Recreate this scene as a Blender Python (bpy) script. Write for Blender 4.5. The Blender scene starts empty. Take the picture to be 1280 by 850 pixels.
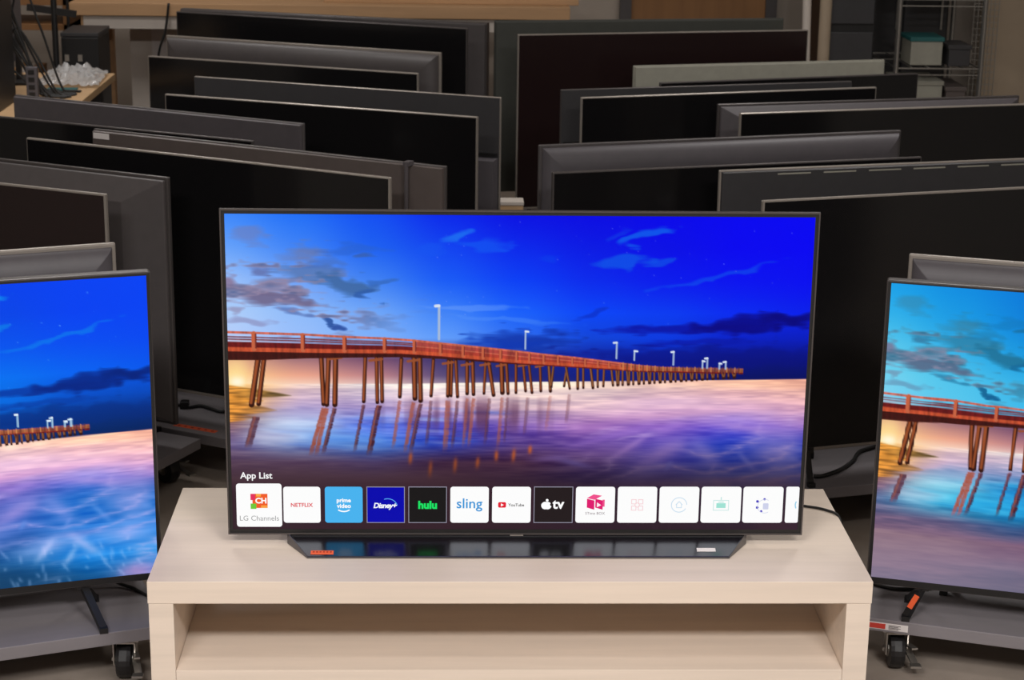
import bpy, bmesh, math, random
import numpy as np
from mathutils import Vector, Matrix
# ------------------------------------------------------------------ camera, world, exposure, room lights
scn = bpy.context.scene; COL = scn.collection
cam_d = bpy.data.cameras.new('camera'); cam = bpy.data.objects.new('camera', cam_d); COL.objects.link(cam)
CAM = Vector((-.1358, -3.6271, 1.8958)); yaw, pitch, roll = .0353, .2767, .0141
fwd = Vector((math.sin(yaw)*math.cos(pitch), math.cos(yaw)*math.cos(pitch), -math.sin(pitch)))
rgt = Vector((math.cos(yaw), -math.sin(yaw), 0)); upv = rgt.cross(fwd)
r2 = rgt*math.cos(roll)+upv*math.sin(roll); u2 = -rgt*math.sin(roll)+upv*math.cos(roll)
M4 = Matrix((r2, u2, -fwd)).transposed().to_4x4(); M4.translation = CAM; cam.matrix_world = M4
cam_d.sensor_width = 36; cam_d.lens = 2387.6/1280*36; cam_d.clip_end = 60
cam_d.dof.use_dof = True; cam_d.dof.focus_distance = 4.0; cam_d.dof.aperture_fstop = 11
scn.camera = cam
w = bpy.data.worlds.new('world'); scn.world = w; w.use_nodes = True
w.node_tree.nodes['Background'].inputs[0].default_value = (.02, .019, .018, 1); w.node_tree.nodes['Background'].inputs[1].default_value = .3
vs = scn.view_settings; vs.view_transform = 'Standard'; vs.look = 'None'; vs.exposure = 0; vs.gamma = 1; vs.use_curve_mapping = False
CEIL = 3.1
# ceiling panels: x, y, width, depth, watts  (the row over the photographer is on full, the rows over the store are dimmed)
PANELS = [(-1.15, -3.3, 1.2, .6, 136), (1.15, -3.3, 1.2, .6, 136), (0, -1.2, 1.2, .3, 14),
          (-1.6, 2.6, .3, 1.2, 30), (1.7, 2.6, .3, 1.2, 30), (-1.6, 5.0, .3, 1.2, 16), (1.7, 5.0, .3, 1.2, 4)]
for (x, y, sx, sy, e) in PANELS:
    ld = bpy.data.lights.new('panel_light', 'AREA'); ld.shape = 'RECTANGLE'; ld.size = sx; ld.size_y = sy; ld.energy = e; ld.color = (1, .967, .945)
    lo = bpy.data.objects.new('panel_light', ld); COL.objects.link(lo); lo.location = (x, y, CEIL-.075)

# ------------------------------------------------------------------ materials
def mat(name, col, rough=.5, metal=0, spec=.5, vary=0, vscale=(8, 8, 8), bump=0, coat=0, alpha=1):
    m = bpy.data.materials.new(name); m.use_nodes = True; nt = m.node_tree; b = nt.nodes['Principled BSDF']
    c = [((v/255.)/12.92 if v <= 10 else ((v/255.+.055)/1.055)**2.4) for v in col]
    b.inputs['Base Color'].default_value = (*c, 1); b.inputs['Roughness'].default_value = rough; b.inputs['Metallic'].default_value = metal
    b.inputs['Specular IOR Level'].default_value = spec; b.inputs['Coat Weight'].default_value = coat; b.inputs['Alpha'].default_value = alpha
    tc = nt.nodes.new('ShaderNodeTexCoord'); mp = nt.nodes.new('ShaderNodeMapping'); mp.inputs['Scale'].default_value = vscale
    nz = nt.nodes.new('ShaderNodeTexNoise'); nz.inputs['Scale'].default_value = 1; nz.inputs['Detail'].default_value = 5; nz.inputs['Roughness'].default_value = .6
    nt.links.new(tc.outputs['Object'], mp.inputs['Vector']); nt.links.new(mp.outputs['Vector'], nz.inputs['Vector'])
    if vary:
        rp = nt.nodes.new('ShaderNodeValToRGB'); rp.color_ramp.elements[0].position = .3; rp.color_ramp.elements[1].position = .7
        rp.color_ramp.elements[0].color = (*[v*(1-vary) for v in c], 1); rp.color_ramp.elements[1].color = (*[min(1, v*(1+vary)) for v in c], 1)
        nt.links.new(nz.outputs['Fac'], rp.inputs['Fac']); nt.links.new(rp.outputs['Color'], b.inputs['Base Color'])
    if bump:
        bp = nt.nodes.new('ShaderNodeBump'); bp.inputs['Strength'].default_value = bump; bp.inputs['Distance'].default_value = .004
        nt.links.new(nz.outputs['Fac'], bp.inputs['Height']); nt.links.new(bp.outputs['Normal'], b.inputs['Normal'])
    return m
def glow(name, col, strength=1.):
    m = mat(name, (2, 2, 2), .3, spec=.08); b = m.node_tree.nodes['Principled BSDF']
    b.inputs['Emission Color'].default_value = (*[float(v) for v in s2l(np.array(col)/255.)], 1); b.inputs['Emission Strength'].default_value = strength
    return m
def picture_material(name, strength):
    m = mat(name, (2, 2, 2), .3, spec=.08); nt = m.node_tree; b = nt.nodes['Principled BSDF']
    at = nt.nodes.new('ShaderNodeVertexColor'); at.layer_name = 'picture'
    nt.links.new(at.outputs['Color'], b.inputs['Emission Color']); b.inputs['Emission Strength'].default_value = strength
    return m

RAIL = [(-0.0006,0.3649),(0.0457,0.367),(0.1303,0.3713),(0.2014,0.3783),(0.2712,0.3828),(0.3193,0.3887),(0.3646,0.3971),(0.4045,0.4044),(0.4376,0.4104),(0.4707,0.4165),(0.4956,0.4214),(0.5426,0.4312),(0.5981,0.4409),(0.6537,0.4532),(0.7094,0.4655),(0.7512,0.4716),(0.8836,0.4745)]
FLOORLINE = [(-0.0013,0.4126),(0.1299,0.4167),(0.2121,0.4185),(0.2945,0.4192),(0.3647,0.4275),(0.4378,0.4396),(0.4875,0.4481),(0.5706,0.4576),(0.6539,0.4672),(0.7096,0.4732),(0.8837,0.4796)]
UNDER = [(-0.002,0.453),(0.061,0.4525),(0.1296,0.447),(0.212,0.4438),(0.2945,0.4419),(0.3771,0.4476),(0.4323,0.4548),(0.4876,0.4621),(0.5707,0.4691),(0.6541,0.4774),(0.7098,0.4847),(0.7934,0.4917),(0.8841,0.4949)]
POSTS = [0.0451,0.1285,0.1998,0.2684,0.3193,0.3646,0.4032,0.4376,0.4679,0.4955,0.5176,0.5424,0.5673,0.5922,0.6143,0.6364,0.6558,0.6752,0.6946,0.7084]
PILES = [(0.053,0.44,0.0385,0.6004,0.0082),(0.0625,0.4449,0.0509,0.5978,0.0069),(0.1598,0.4467,0.1628,0.5971,0.0069),(0.1721,0.4517,0.1683,0.5996,0.0069),(0.1845,0.444,0.1821,0.5995,0.0076),(0.2353,0.4487,0.232,0.589,0.0055),(0.2546,0.4486,0.2555,0.5914,0.0055),(0.2628,0.4485,0.2638,0.5888,0.0055),(0.2972,0.4533,0.2943,0.5732,0.0055),(0.3192,0.4506,0.3206,0.5781,0.0076),(0.3289,0.4455,0.3303,0.5858,0.0069),(0.3523,0.4554,0.3483,0.5703,0.0048),(0.3785,0.4578,0.3774,0.5701,0.0055),(0.384,0.4577,0.383,0.5701,0.0041),(0.3909,0.4577,0.3941,0.5726,0.0048),(0.4103,0.4626,0.4107,0.5622,0.0055),(0.4199,0.4626,0.4218,0.5647,0.0055),(0.442,0.4624,0.4398,0.562,0.0041),(0.4476,0.4624,0.4565,0.567,0.0055),(0.4697,0.4647,0.4717,0.5592,0.0069),(0.478,0.4647,0.4815,0.5617,0.0048),(0.4945,0.462,0.4953,0.5591,0.0041),(0.507,0.4645,0.5119,0.5538,0.0041),(0.5167,0.4644,0.5231,0.5589,0.0041),(0.5361,0.4668,0.5383,0.5537,0.0041),(0.5513,0.4667,0.555,0.5536,0.0048),(0.5597,0.4692,0.5563,0.5407,0.0034),(0.5832,0.469,0.5785,0.538,0.0034),(0.5804,0.469,0.5883,0.5457,0.0034),(0.6013,0.4714,0.6022,0.5456,0.0041),(0.611,0.4739,0.6119,0.5429,0.0034),(0.6235,0.4738,0.6286,0.5428,0.0041),(0.636,0.4763,0.6369,0.5402,0.0034),(0.6471,0.4762,0.6466,0.5376,0.0034),(0.6596,0.4786,0.6633,0.5349,0.0034),(0.6679,0.476,0.671,0.5348,0.0032),(0.6731,0.4764,0.6726,0.5342,0.0032),(0.6792,0.4769,0.6801,0.5334,0.0032),(0.6863,0.4774,0.6893,0.5325,0.0032),(0.6914,0.4778,0.691,0.5319,0.0032),(0.6976,0.4783,0.6985,0.5311,0.0032),(0.7047,0.4789,0.7077,0.5301,0.0032),(0.7098,0.4793,0.7093,0.5295,0.0032),(0.7159,0.4797,0.7168,0.5287,0.0032),(0.723,0.4803,0.726,0.5278,0.0032),(0.7282,0.4807,0.7277,0.5272,0.0032),(0.7343,0.4812,0.7352,0.5264,0.0032),(0.7414,0.4817,0.7444,0.5254,0.0032),(0.7466,0.4821,0.746,0.5248,0.0032),(0.7527,0.4826,0.7535,0.524,0.0032),(0.7598,0.4831,0.7627,0.5231,0.0032),(0.765,0.4835,0.7644,0.5225,0.0032),(0.7711,0.484,0.7719,0.5217,0.0032),(0.7782,0.4846,0.7811,0.5207,0.0032),(0.7834,0.485,0.7827,0.5201,0.0032),(0.7895,0.4854,0.7903,0.5193,0.0032),(0.7966,0.486,0.7994,0.5184,0.0032),(0.8018,0.4864,0.8011,0.5178,0.0032),(0.8079,0.4869,0.8086,0.517,0.0032),(0.8151,0.4874,0.8178,0.516,0.0032),(0.8202,0.4878,0.8195,0.5154,0.0032),(0.8264,0.4883,0.827,0.5146,0.0032),(0.8335,0.4888,0.8362,0.5137,0.0032),(0.8387,0.4892,0.8378,0.5131,0.0032),(0.8448,0.4897,0.8454,0.5123,0.0032),(0.8519,0.4903,0.8545,0.5113,0.0032),(0.8571,0.4907,0.8562,0.5107,0.0032),(0.8633,0.4911,0.8637,0.5099,0.0032),(0.8704,0.4917,0.8729,0.509,0.0032),(0.8756,0.4921,0.8746,0.5083,0.0032)]
LAMPS = [(0.3616,0.2767,0.3845,-0.0062),(0.5102,0.3556,0.4137,0.0048),(0.6679,0.3896,0.4429,-0.0055),(0.6988,0.416,0.4478,0.0048),(0.7668,0.418,0.4625,-0.0041),(0.8175,0.4469,0.4724,0.0034),(0.8256,0.4379,0.4723,-0.0041),(0.8469,0.4543,0.4747,0.0034),(0.8579,0.4491,0.4747,-0.0041)]
REFL = [(0.0464,0.6312,0.0298,0.7346,0.0124,0.7,0),(0.1627,0.6022,0.1379,0.7601,0.0069,0.9,1),(0.1683,0.6022,0.1476,0.7601,0.0069,0.85,1),(0.1821,0.6021,0.1602,0.7548,0.0069,0.8,0),(0.232,0.5915,0.2146,0.7494,0.0055,0.7,0),(0.2582,0.5939,0.2396,0.7597,0.0096,0.9,0),(0.2943,0.5783,0.2815,0.7386,0.0055,0.6,1),(0.3178,0.5833,0.3024,0.749,0.0062,0.7,1),(0.3303,0.5884,0.3122,0.7489,0.0069,0.7,0),(0.3483,0.578,0.3401,0.7279,0.0055,0.45,0),(0.3774,0.5778,0.3723,0.7486,0.0082,0.6,1),(0.3941,0.5777,0.3848,0.7382,0.0055,0.5,0),(0.4107,0.5699,0.4044,0.7329,0.0048,0.5,1),(0.4218,0.5698,0.4142,0.7328,0.0055,0.6,1),(0.4496,0.5696,0.4421,0.7275,0.0055,0.4,0),(0.4718,0.5669,0.4645,0.7378,0.0055,0.5,1),(0.4815,0.5669,0.4756,0.7195,0.0041,0.4,0),(0.5162,0.5667,0.5104,0.6933,0.0055,0.3,0),(0.5551,0.5613,0.548,0.6801,0.0055,0.25,1),(0.5884,0.5559,0.5827,0.654,0.0055,0.25,0)]
GLINTS = [(0.3136,0.7437,0.3115,0.7881),(0.3485,0.7722,0.3458,0.8325),(0.3919,0.7616,0.3892,0.8166),(0.4311,0.7588,0.4285,0.8007),(0.4631,0.7378,0.462,0.777),(0.4939,0.7324,0.4915,0.7795),(0.5218,0.7219,0.5207,0.7532)]
CLOUDS = [(0.0471,0.058,0.0275,0.0151,0,(110,125,185),0.6),(0.1299,0.1158,0.033,0.0137,-10,(110,120,165),0.6),(0.0578,0.1706,0.0261,0.0069,0,(95,105,160),0.75),(0.01,0.2031,0.0179,0.011,10,(135,110,140),0.8),(0.0502,0.2324,0.0467,0.0082,14,(110,105,140),0.85),(0.0932,0.2667,0.0577,0.0124,5,(110,100,135),0.9),(0.1389,0.1771,0.0467,0.0137,5,(85,115,170),0.75),(0.2023,0.216,0.0522,0.0137,12,(60,100,155),0.85),(0.2362,0.2405,0.0165,0.0096,20,(45,90,165),0.85),(0.2567,0.2056,0.022,0.0069,-15,(50,100,180),0.7),(0.1689,0.3309,0.0124,0.0055,35,(45,85,160),0.95),(0.1879,0.3458,0.0124,0.0055,10,(45,80,160),0.95),(0.0353,0.3271,0.0385,0.0069,5,(135,135,180),0.6),(0.1173,0.3039,0.0302,0.0055,12,(80,105,170),0.7),(0.0113,0.2948,0.022,0.0055,0,(140,130,165),0.6),(0.2407,0.1293,0.0151,0.0041,0,(60,90,150),0.6),(0.1247,0.2416,0.0247,0.0082,10,(95,95,130),0.8),(0.0844,0.2024,0.033,0.0069,0,(120,110,140),0.6),(0.1594,0.1523,0.0357,0.0096,-8,(70,110,190),0.6),(0.2138,0.1075,0.0412,0.0082,0,(40,95,200),0.5),(0.3911,0.0639,0.0192,0.0096,-15,(25,115,240),0.8),(0.4373,0.0952,0.0385,0.0096,0,(10,85,240),0.7),(0.3491,0.1011,0.0302,0.0096,-10,(15,85,240),0.5),(0.7022,0.0653,0.0385,0.0069,-22,(5,95,235),0.85),(0.6734,0.1395,0.0412,0.0096,-10,(5,85,230),0.8),(0.7309,0.1414,0.044,0.0069,-6,(5,80,230),0.75),(0.668,0.0583,0.0192,0.0055,-20,(5,70,230),0.5),(0.5573,0.1358,0.0192,0.0055,-8,(0,60,235),0.6),(0.8347,0.1824,0.103,0.0041,-13,(5,75,235),0.7),(0.6238,0.3018,0.033,0.0055,-14,(0,40,190),0.6),(0.7903,0.3482,0.1305,0.0069,-2,(0,8,150),0.75),(0.9076,0.332,0.1099,0.0124,-4,(0,0,125),0.85),(0.9833,0.3137,0.0549,0.011,-4,(0,0,120),0.8),(0.8189,0.3884,0.0962,0.0055,-3,(0,20,165),0.7),(0.5146,0.3858,0.0824,0.0179,0,(5,45,160),0.8),(0.4734,0.3988,0.0824,0.0082,0,(5,55,180),0.6),(0.8478,0.4339,0.2335,0.0165,0,(0,12,125),0.6),(0.4178,0.2862,0.0824,0.0041,0,(120,165,250),0.4),(0.4866,0.3231,0.0962,0.0041,4,(90,150,250),0.35)]
WAVES = [(0.6558,0.5889,0.8512,0.5749,0.0082,(225,185,215),0.5),(0.5738,0.7321,0.741,0.6583,0.0069,(150,110,205),0.55),(0.6586,0.7709,0.7343,0.6792,0.0055,(165,130,215),0.6),(0.7414,0.6791,0.7829,0.6529,0.0069,(150,110,205),0.6),(0.5601,0.7635,0.6379,0.7973,0.0055,(120,110,215),0.5),(0.8834,0.7359,0.9207,0.8093,0.0055,(120,130,230),0.45),(0.7293,0.7837,0.9414,0.7881,0.0041,(90,100,215),0.45),(0.5181,0.7715,0.6022,0.7581,0.0055,(140,110,200),0.5),(0.5733,0.693,0.6984,0.6274,0.0055,(165,115,190),0.45),(0.758,0.8099,0.7713,0.7704,0.0041,(100,110,220),0.5),(0.8359,0.8149,0.8492,0.778,0.0041,(100,110,220),0.5),(0.9688,0.7565,0.9975,0.7695,0.0055,(90,110,225),0.5),(0.6286,0.6408,0.9918,0.5869,0.0069,(215,160,195),0.35),(0.801,0.8362,0.9142,0.8305,0.0055,(110,100,205),0.35),(0.8107,0.6398,0.9951,0.6909,0.0082,(190,150,215),0.4)]
TILES = [(0.0073,0.8495,0.0867,0.9919),(0.0895,0.8597,0.1543,0.9785),(0.1622,0.8595,0.2283,0.9783),(0.2355,0.8592,0.3021,0.9782),(0.3089,0.859,0.376,0.978),(0.3824,0.8587,0.45,0.9778),(0.456,0.8585,0.5242,0.9777),(0.5298,0.8582,0.5984,0.9775),(0.6036,0.858,0.6728,0.9774),(0.6776,0.8577,0.7472,0.9772),(0.7516,0.8575,0.8218,0.977),(0.8258,0.8572,0.8965,0.9769),(0.9001,0.857,0.9712,0.9767),(0.9761,0.8567,1.0054,0.9766)]

# ------------------------------------------------------------------ the picture that the three lit screens show
def s2l(c):
    c = np.asarray(c, np.float32)
    return np.where(c <= .04045, c/12.92, ((c+.055)/1.055)**2.4)
PW, PH = 1600, 900
def smooth_noise(nx, ny, seed):
    rs = np.random.RandomState(seed); g = rs.rand(ny+2, nx+2).astype(np.float32)
    x = np.linspace(0, nx, PW, endpoint=False); y = np.linspace(0, ny, PH, endpoint=False)
    xi = x.astype(int); yi = y.astype(int); xf = x-xi; yf = (y-yi)[:, None]
    xf = xf*xf*(3-2*xf); yf = yf*yf*(3-2*yf)
    a = g[yi][:, xi]*(1-xf)+g[yi][:, xi+1]*xf; b = g[yi+1][:, xi]*(1-xf)+g[yi+1][:, xi+1]*xf
    return a*(1-yf)+b*yf
def colour_grid(vs, rows):
    rows = np.array(rows, np.float32)/255.; n = rows.shape[1]
    u = np.linspace(0, n-1, PW); ui = np.minimum(u.astype(int), n-2); uf = (u-ui); uf = (uf*uf*(3-2*uf)*.5+uf*.5)[:, None]
    rr = rows[:, ui]*(1-uf)+rows[:, ui+1]*uf
    v = (np.arange(PH)+.5)/PH; k = np.clip(np.searchsorted(vs, v)-1, 0, len(vs)-2)
    vv = np.array(vs); f = np.clip((v-vv[k])/(vv[k+1]-vv[k]), 0, 1)[:, None, None]
    return (rr[k]*(1-f)+rr[k+1]*f).astype(np.float32)
def blend(img, y0, y1, x0, x1, a, col):
    r = img[y0:y1, x0:x1]; r += a[..., None]*(np.array(col, np.float32)/255.-r)
def window(u0, u1, v0, v1):
    x0 = max(0, int(u0*PW)); x1 = min(PW, int(u1*PW)+2); y0 = max(0, int(v0*PH)); y1 = min(PH, int(v1*PH)+2)
    return x0, x1, y0, y1
def stroke(img, u0, v0, u1, v1, w, col, al=1., soft=1.):
    x0, x1, y0, y1 = window(min(u0, u1)-w*1.5, max(u0, u1)+w*1.5, min(v0, v1)-w*2.6, max(v0, v1)+w*2.6)
    if x1 <= x0 or y1 <= y0: return
    X, Y = np.meshgrid(np.arange(x0, x1)+.5, np.arange(y0, y1)+.5)
    ax, ay, bx, by = u0*PW, v0*PH, u1*PW, v1*PH
    dx, dy = bx-ax, by-ay; L2 = dx*dx+dy*dy+1e-6
    t = np.clip(((X-ax)*dx+(Y-ay)*dy)/L2, 0, 1)
    d = np.hypot(X-ax-t*dx, Y-ay-t*dy); r = w*PW/2
    a = np.clip((r-d)/soft+.5, 0, 1)*al if soft < 4 else np.exp(-(d/r)**2)*al*np.sin(np.pi*np.clip(t*.9+.05, 0, 1))
    blend(img, y0, y1, x0, x1, a, col)
def paint_pier():
    w2 = [0, .125, .25, .375, .5, .625, .75, .875, 1]
    sky = colour_grid([0, .1, .2, .3, .38, .45, .5, .535], [
        [(60,135,250),(30,110,246),(12,78,242),(0,38,234),(0,12,226),(0,3,226),(0,0,234),(0,0,240),(0,0,242)],
        [(100,160,250),(62,130,246),(25,95,240),(8,66,240),(0,38,235),(0,22,228),(0,8,230),(0,0,240),(0,0,242)],
        [(150,190,250),(110,160,246),(62,128,242),(20,90,245),(0,62,245),(0,40,236),(0,24,236),(0,14,240),(0,8,240)],
        [(172,205,250),(142,186,250),(110,165,248),(62,130,248),(20,95,250),(0,68,246),(0,58,240),(0,42,240),(0,30,235)],
        [(182,205,250),(152,190,250),(125,175,250),(95,155,250),(45,108,240),(8,66,214),(0,56,222),(0,30,196),(0,26,188)],
        [(225,165,130),(165,115,120),(120,80,110),(60,50,110),(20,35,120),(5,30,150),(0,24,150),(0,16,125),(0,12,118)],
        [(255,205,140),(235,165,140),(190,130,135),(90,75,120),(30,35,115),(10,28,130),(2,20,120),(0,14,100),(0,12,96)],
        [(255,225,170),(250,215,195),(235,205,200),(180,160,170),(60,50,110),(20,30,110),(10,20,105),(20,20,85),(20,18,85)]])
    img = sky
    n1 = smooth_noise(26, 40, 3); n2 = smooth_noise(70, 90, 4); n3 = smooth_noise(9, 60, 5); n4 = smooth_noise(40, 260, 6); n5 = smooth_noise(34, 40, 7); n6 = np.clip(smooth_noise(95, 5, 8)*1.8-.5, 0, 1)
    V = ((np.arange(PH)+.5)/PH)[:, None]; U = ((np.arange(PW)+.5)/PW)[None, :]
    for (u, v, rx, ry, ang, col, al) in CLOUDS:
        k = 1.9; m = max(rx, ry)*k
        x0, x1, y0, y1 = window(u-m, u+m, v-m*1.78, v+m*1.78)
        X, Y = np.meshgrid((np.arange(x0, x1)+.5)/PW-u, ((np.arange(y0, y1)+.5)/PH-v)*PH/PW)
        X = X+(n1[y0:y1, x0:x1]-.5)*.035+(n2[y0:y1, x0:x1]-.5)*.012; Y = Y+(n5[y0:y1, x0:x1]-.5)*.016*min(1, ry/.01)
        c, s = math.cos(math.radians(ang)), math.sin(math.radians(ang))
        q = ((X*c+Y*s)/rx)**2+((-X*s+Y*c)/ry)**2
        q = q*(.3+.9*n2[y0:y1, x0:x1]+.6*n4[y0:y1, x0:x1])*.8
        blend(img, y0, y1, x0, x1, np.clip(1.3-q, 0, 1)*al, col)
    fr = .5*smooth_noise(11, 26, 41)+.3*smooth_noise(30, 64, 42)+.2*smooth_noise(80, 150, 43)
    mk = np.exp(-((U-.1)/.13)**2-((V-.25-.25*(U-.1))/.1)**2)
    dn = np.clip((fr-.60+.16*mk)*9, 0, 1)*np.clip(mk*2.2, 0, 1)*.85
    sh = np.clip((fr-.56)*5, 0, 1)[..., None]
    img += dn[..., None]*((np.array((150,135,165), np.float32)*(1-sh)+np.array((72,88,135), np.float32)*sh)/255.-img)
    for k in range(46):                                              # stars
        rs = np.random.RandomState(100+k); u = .3+.7*rs.rand(); v = .02+.33*rs.rand()
        stroke(img, u, v, u, v, .0016, (150,170,255), .25+.5*rs.rand())
    water = colour_grid([.505, .53, .545, .6, .66, .72, .78, .84, .92, 1], [
        [(255,225,170),(250,220,200),(250,232,225),(250,235,228),(250,232,220),(245,215,195),(235,185,165),(235,175,150),(238,172,148)],
        [(255,190,110),(240,210,200),(248,236,232),(250,238,230),(248,230,215),(242,215,200),(236,196,185),(236,185,165),(240,178,155)],
        [(240,180,95),(210,180,190),(235,215,222),(238,220,222),(238,215,208),(238,210,205),(230,190,192),(232,180,180),(238,182,170)],
        [(215,150,70),(175,150,195),(175,155,205),(205,172,200),(208,178,192),(226,188,202),(218,174,204),(216,172,206),(226,172,192)],
        [(150,110,115),(155,180,236),(95,120,228),(85,80,196),(128,95,180),(150,100,178),(150,105,198),(105,85,210),(170,130,206)],
        [(130,115,165),(130,170,240),(75,140,245),(42,66,196),(80,55,140),(98,66,162),(90,76,192),(18,52,195),(40,64,195)],
        [(110,85,120),(115,90,130),(80,70,140),(70,38,80),(84,46,84),(75,50,130),(60,62,190),(10,48,195),(30,66,200)],
        [(140,112,128),(138,110,128),(128,98,122),(112,78,102),(82,58,108),(25,28,125),(45,55,165),(45,85,220),(60,95,225)],
        [(146,124,142),(142,120,142),(132,112,138),(116,94,118),(92,75,112),(45,50,112),(30,70,170),(25,95,225),(60,115,228)],
        [(132,114,140),(130,112,138),(120,104,130),(102,88,112),(78,68,102),(40,48,95),(25,45,95),(20,60,140),(120,110,200)]])
    amp = np.clip(1.35-1.1*np.clip((V-.7)*6, 0, 1)*np.clip((.6-U)*5, 0, 1)-.6*np.clip((U-.6)*6, 0, 1)*np.clip((V-.6)*8, 0, 1), .2, 1.35)
    water += (amp*((n3-.5)*.16+(n4-.5)*.12))[..., None]*np.array([1, .9, .6], np.float32)
    hv = np.interp(U[0], [0, .3, .49, .9, 1], [.5265, .5246, .518, .5077, .5044])[None, :]
    m = np.clip((V-hv)*PH/2.5, 0, 1)[..., None]
    img[:] = img*(1-m)+water*m
    # glow of the sun at the shore, sand spit
    stroke(img, -.01, .505, .035, .512, .07, (255,225,150), .8, 9); stroke(img, .0, .522, .03, .522, .02, (255,250,225), .9, 9)
    for vc, dv, ln, th, tip in ((.553, .012, .108, .022, (112,96,52)), (.578, .004, .06, .018, (170,112,40)), (.606, .006, .083, .026, (150,96,44)), (.636, .0, .05, .016, (96,58,52))):
        q = np.clip(1-U/ln, 0, 1); e = th*q**.75
        al = np.clip((e-abs(V-vc-dv*U/ln))*PH/5+.3, 0, 1)*(U < ln)*.92
        st = np.array((232,150,58), np.float32)*q[..., None]+np.array(tip, np.float32)*(1-q[..., None])
        img += al[..., None]*(st/255.*(.62+.6*n4+.3*(n2-.5))[..., None]-img)
    wx = (smooth_noise(7, 8, 51)-.5)*1.3; fq = 3.2*U+6*V+wx+.3*smooth_noise(18, 30, 52)+.12*smooth_noise(60, 140, 53)
    rid = np.clip(1-abs(((fq*1.9) % 1.)-.5)*2.4, 0, 1)**2*np.clip(smooth_noise(10, 22, 54)*2-.45, 0, 1)*(.75+.5*n4)
    reg = np.clip((U-.52)*6, 0, 1)*np.clip((V-.585)*9, 0, 1)
    img += np.clip(rid*reg*.55, 0, 1)[..., None]*(np.array((196,168,226), np.float32)/255.-img)
    for (a, b, c, d, w, col, al) in WAVES: stroke(img, a, b, c, d, w*2.1, col, min(1, al*1.25), 9)
    for k in range(60):
        rs = np.random.RandomState(300+k); u = .02+.4*rs.rand(); v = .6+.14*rs.rand(); ln = .03+.06*rs.rand()
        stroke(img, u, v, u+ln, v+.004, .006, ((190,205,245), (60,50,130), (70,120,235))[k % 3], .35, 9)
    for (a, b, c, d, w, col, al) in ((.70,.80,.80,.70,.03,(175,140,215),.6), (.80,.70,.86,.80,.03,(165,150,230),.55), (.66,.86,.76,.80,.04,(120,120,225),.5), (.74,.9,.86,.84,.035,(170,170,240),.6), (.84,.83,.9,.92,.02,(205,190,240),.6), (.88,.84,1.0,.86,.035,(170,165,238),.6), (.78,.93,.82,.84,.014,(200,195,245),.6), (.83,.95,.86,.87,.012,(200,195,245),.5), (.93,.8,1.0,.78,.04,(150,150,235),.5), (.9,.74,1.0,.72,.05,(190,165,225),.5), (.6,.76,.72,.72,.03,(150,110,190),.5), (.92,.985,1.0,.985,.03,(190,140,190),.6)):
        stroke(img, a, b, c, d, w, col, al, 9)
    stroke(img, .55, .96, .9, 1.03, .075, (12,48,112), .85, 9); stroke(img, .5, .99, .8, 1.03, .09, (30,50,100), .8, 9)
    for (a, b, c, d, w, col, al) in ((.04,.655,.2,.66,.05,(205,225,250),.7), (.02,.70,.12,.71,.03,(215,220,245),.6), (.12,.69,.28,.72,.03,(80,150,240),.6), (.06,.62,.2,.61,.03,(185,170,215),.5)):
        stroke(img, a, b, c, d, w, col, al, 9)
    for k in range(46):
        rs = np.random.RandomState(500+k); u = .66+.34*rs.rand(); v = .86+.13*rs.rand(); ln = .008+.022*rs.rand()
        stroke(img, u, v, u+ln*(rs.rand()-.2), v+ln*1.6, .006, (190,185,240), .3, 9)
    blend(img, int(.555*PH), int(.7*PH), int(.24*PW), int(.6*PW), (n6*np.clip(np.sin(np.pi*(V-.555)/.145), 0, 1)*np.clip(np.sin(np.pi*(U-.24)/.36), 0, 1))[int(.555*PH):int(.7*PH), int(.24*PW):int(.6*PW)]*.75, (88,45,75))
    for (a, b, c, d, w, al, k) in REFL:
        x0, x1, y0, y1 = window(min(a, c)-.02, max(a, c)+.02, b, d)
        X, Y = np.meshgrid((np.arange(x0, x1)+.5)/PW, (np.arange(y0, y1)+.5)/PH)
        t = np.clip((Y-b)/(d-b), 0, 1); cx = a+(c-a)*t+.0016*(n4[y0:y1, x0:x1]-.5)
        m = np.clip((w*.5-abs(X-cx))*PW/3+.6, 0, 1)*np.clip((1-t)*5, 0, 1)*np.clip((Y-b)*PH/4, 0, 1)*(.75+.5*n4[y0:y1, x0:x1])*al
        blend(img, y0, y1, x0, x1, np.clip(m, 0, 1), ((70,32,48), (165,85,72))[k])
        m = np.clip((w*.18-abs(X-cx+w*.22))*PW/3+.5, 0, 1)*np.clip((1-t)*4, 0, 1)*al*.7
        blend(img, y0, y1, x0, x1, np.clip(m, 0, 1), (170,95,75))
    for (a, b, c, d) in GLINTS: stroke(img, a, b, c, d, .007, (235,110,45), .9, 9)
    # pier: piles, cross heads, deck, rails, posts, lamps
    for i, (a, b, c, d, w) in enumerate(PILES):
        dark = (52,20,14); lit = (178,92,48) if a < .55 else (182,118,68)
        w *= 1.2; stroke(img, a, b-.006, c, d-.006, w, dark, 1); stroke(img, a-w*.1, b-.004, c-w*.1, d-.012, w*.5, lit, .8, 3)
    for i in (1, 4, 6, 9, 12, 15, 17, 19, 22, 24):
        a = PILES[i]; stroke(img, a[0]-.016*(1-a[0]), a[1]+.004, a[0]+.012*(1-a[0]), a[1]-.001, .006*(1-.7*a[0]), (150,78,46), .95)
    xs = (np.arange(PW)+.5)/PW
    f = lambda P: np.interp(xs, [p[0] for p in P], [p[1] for p in P])[None, :]
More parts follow.
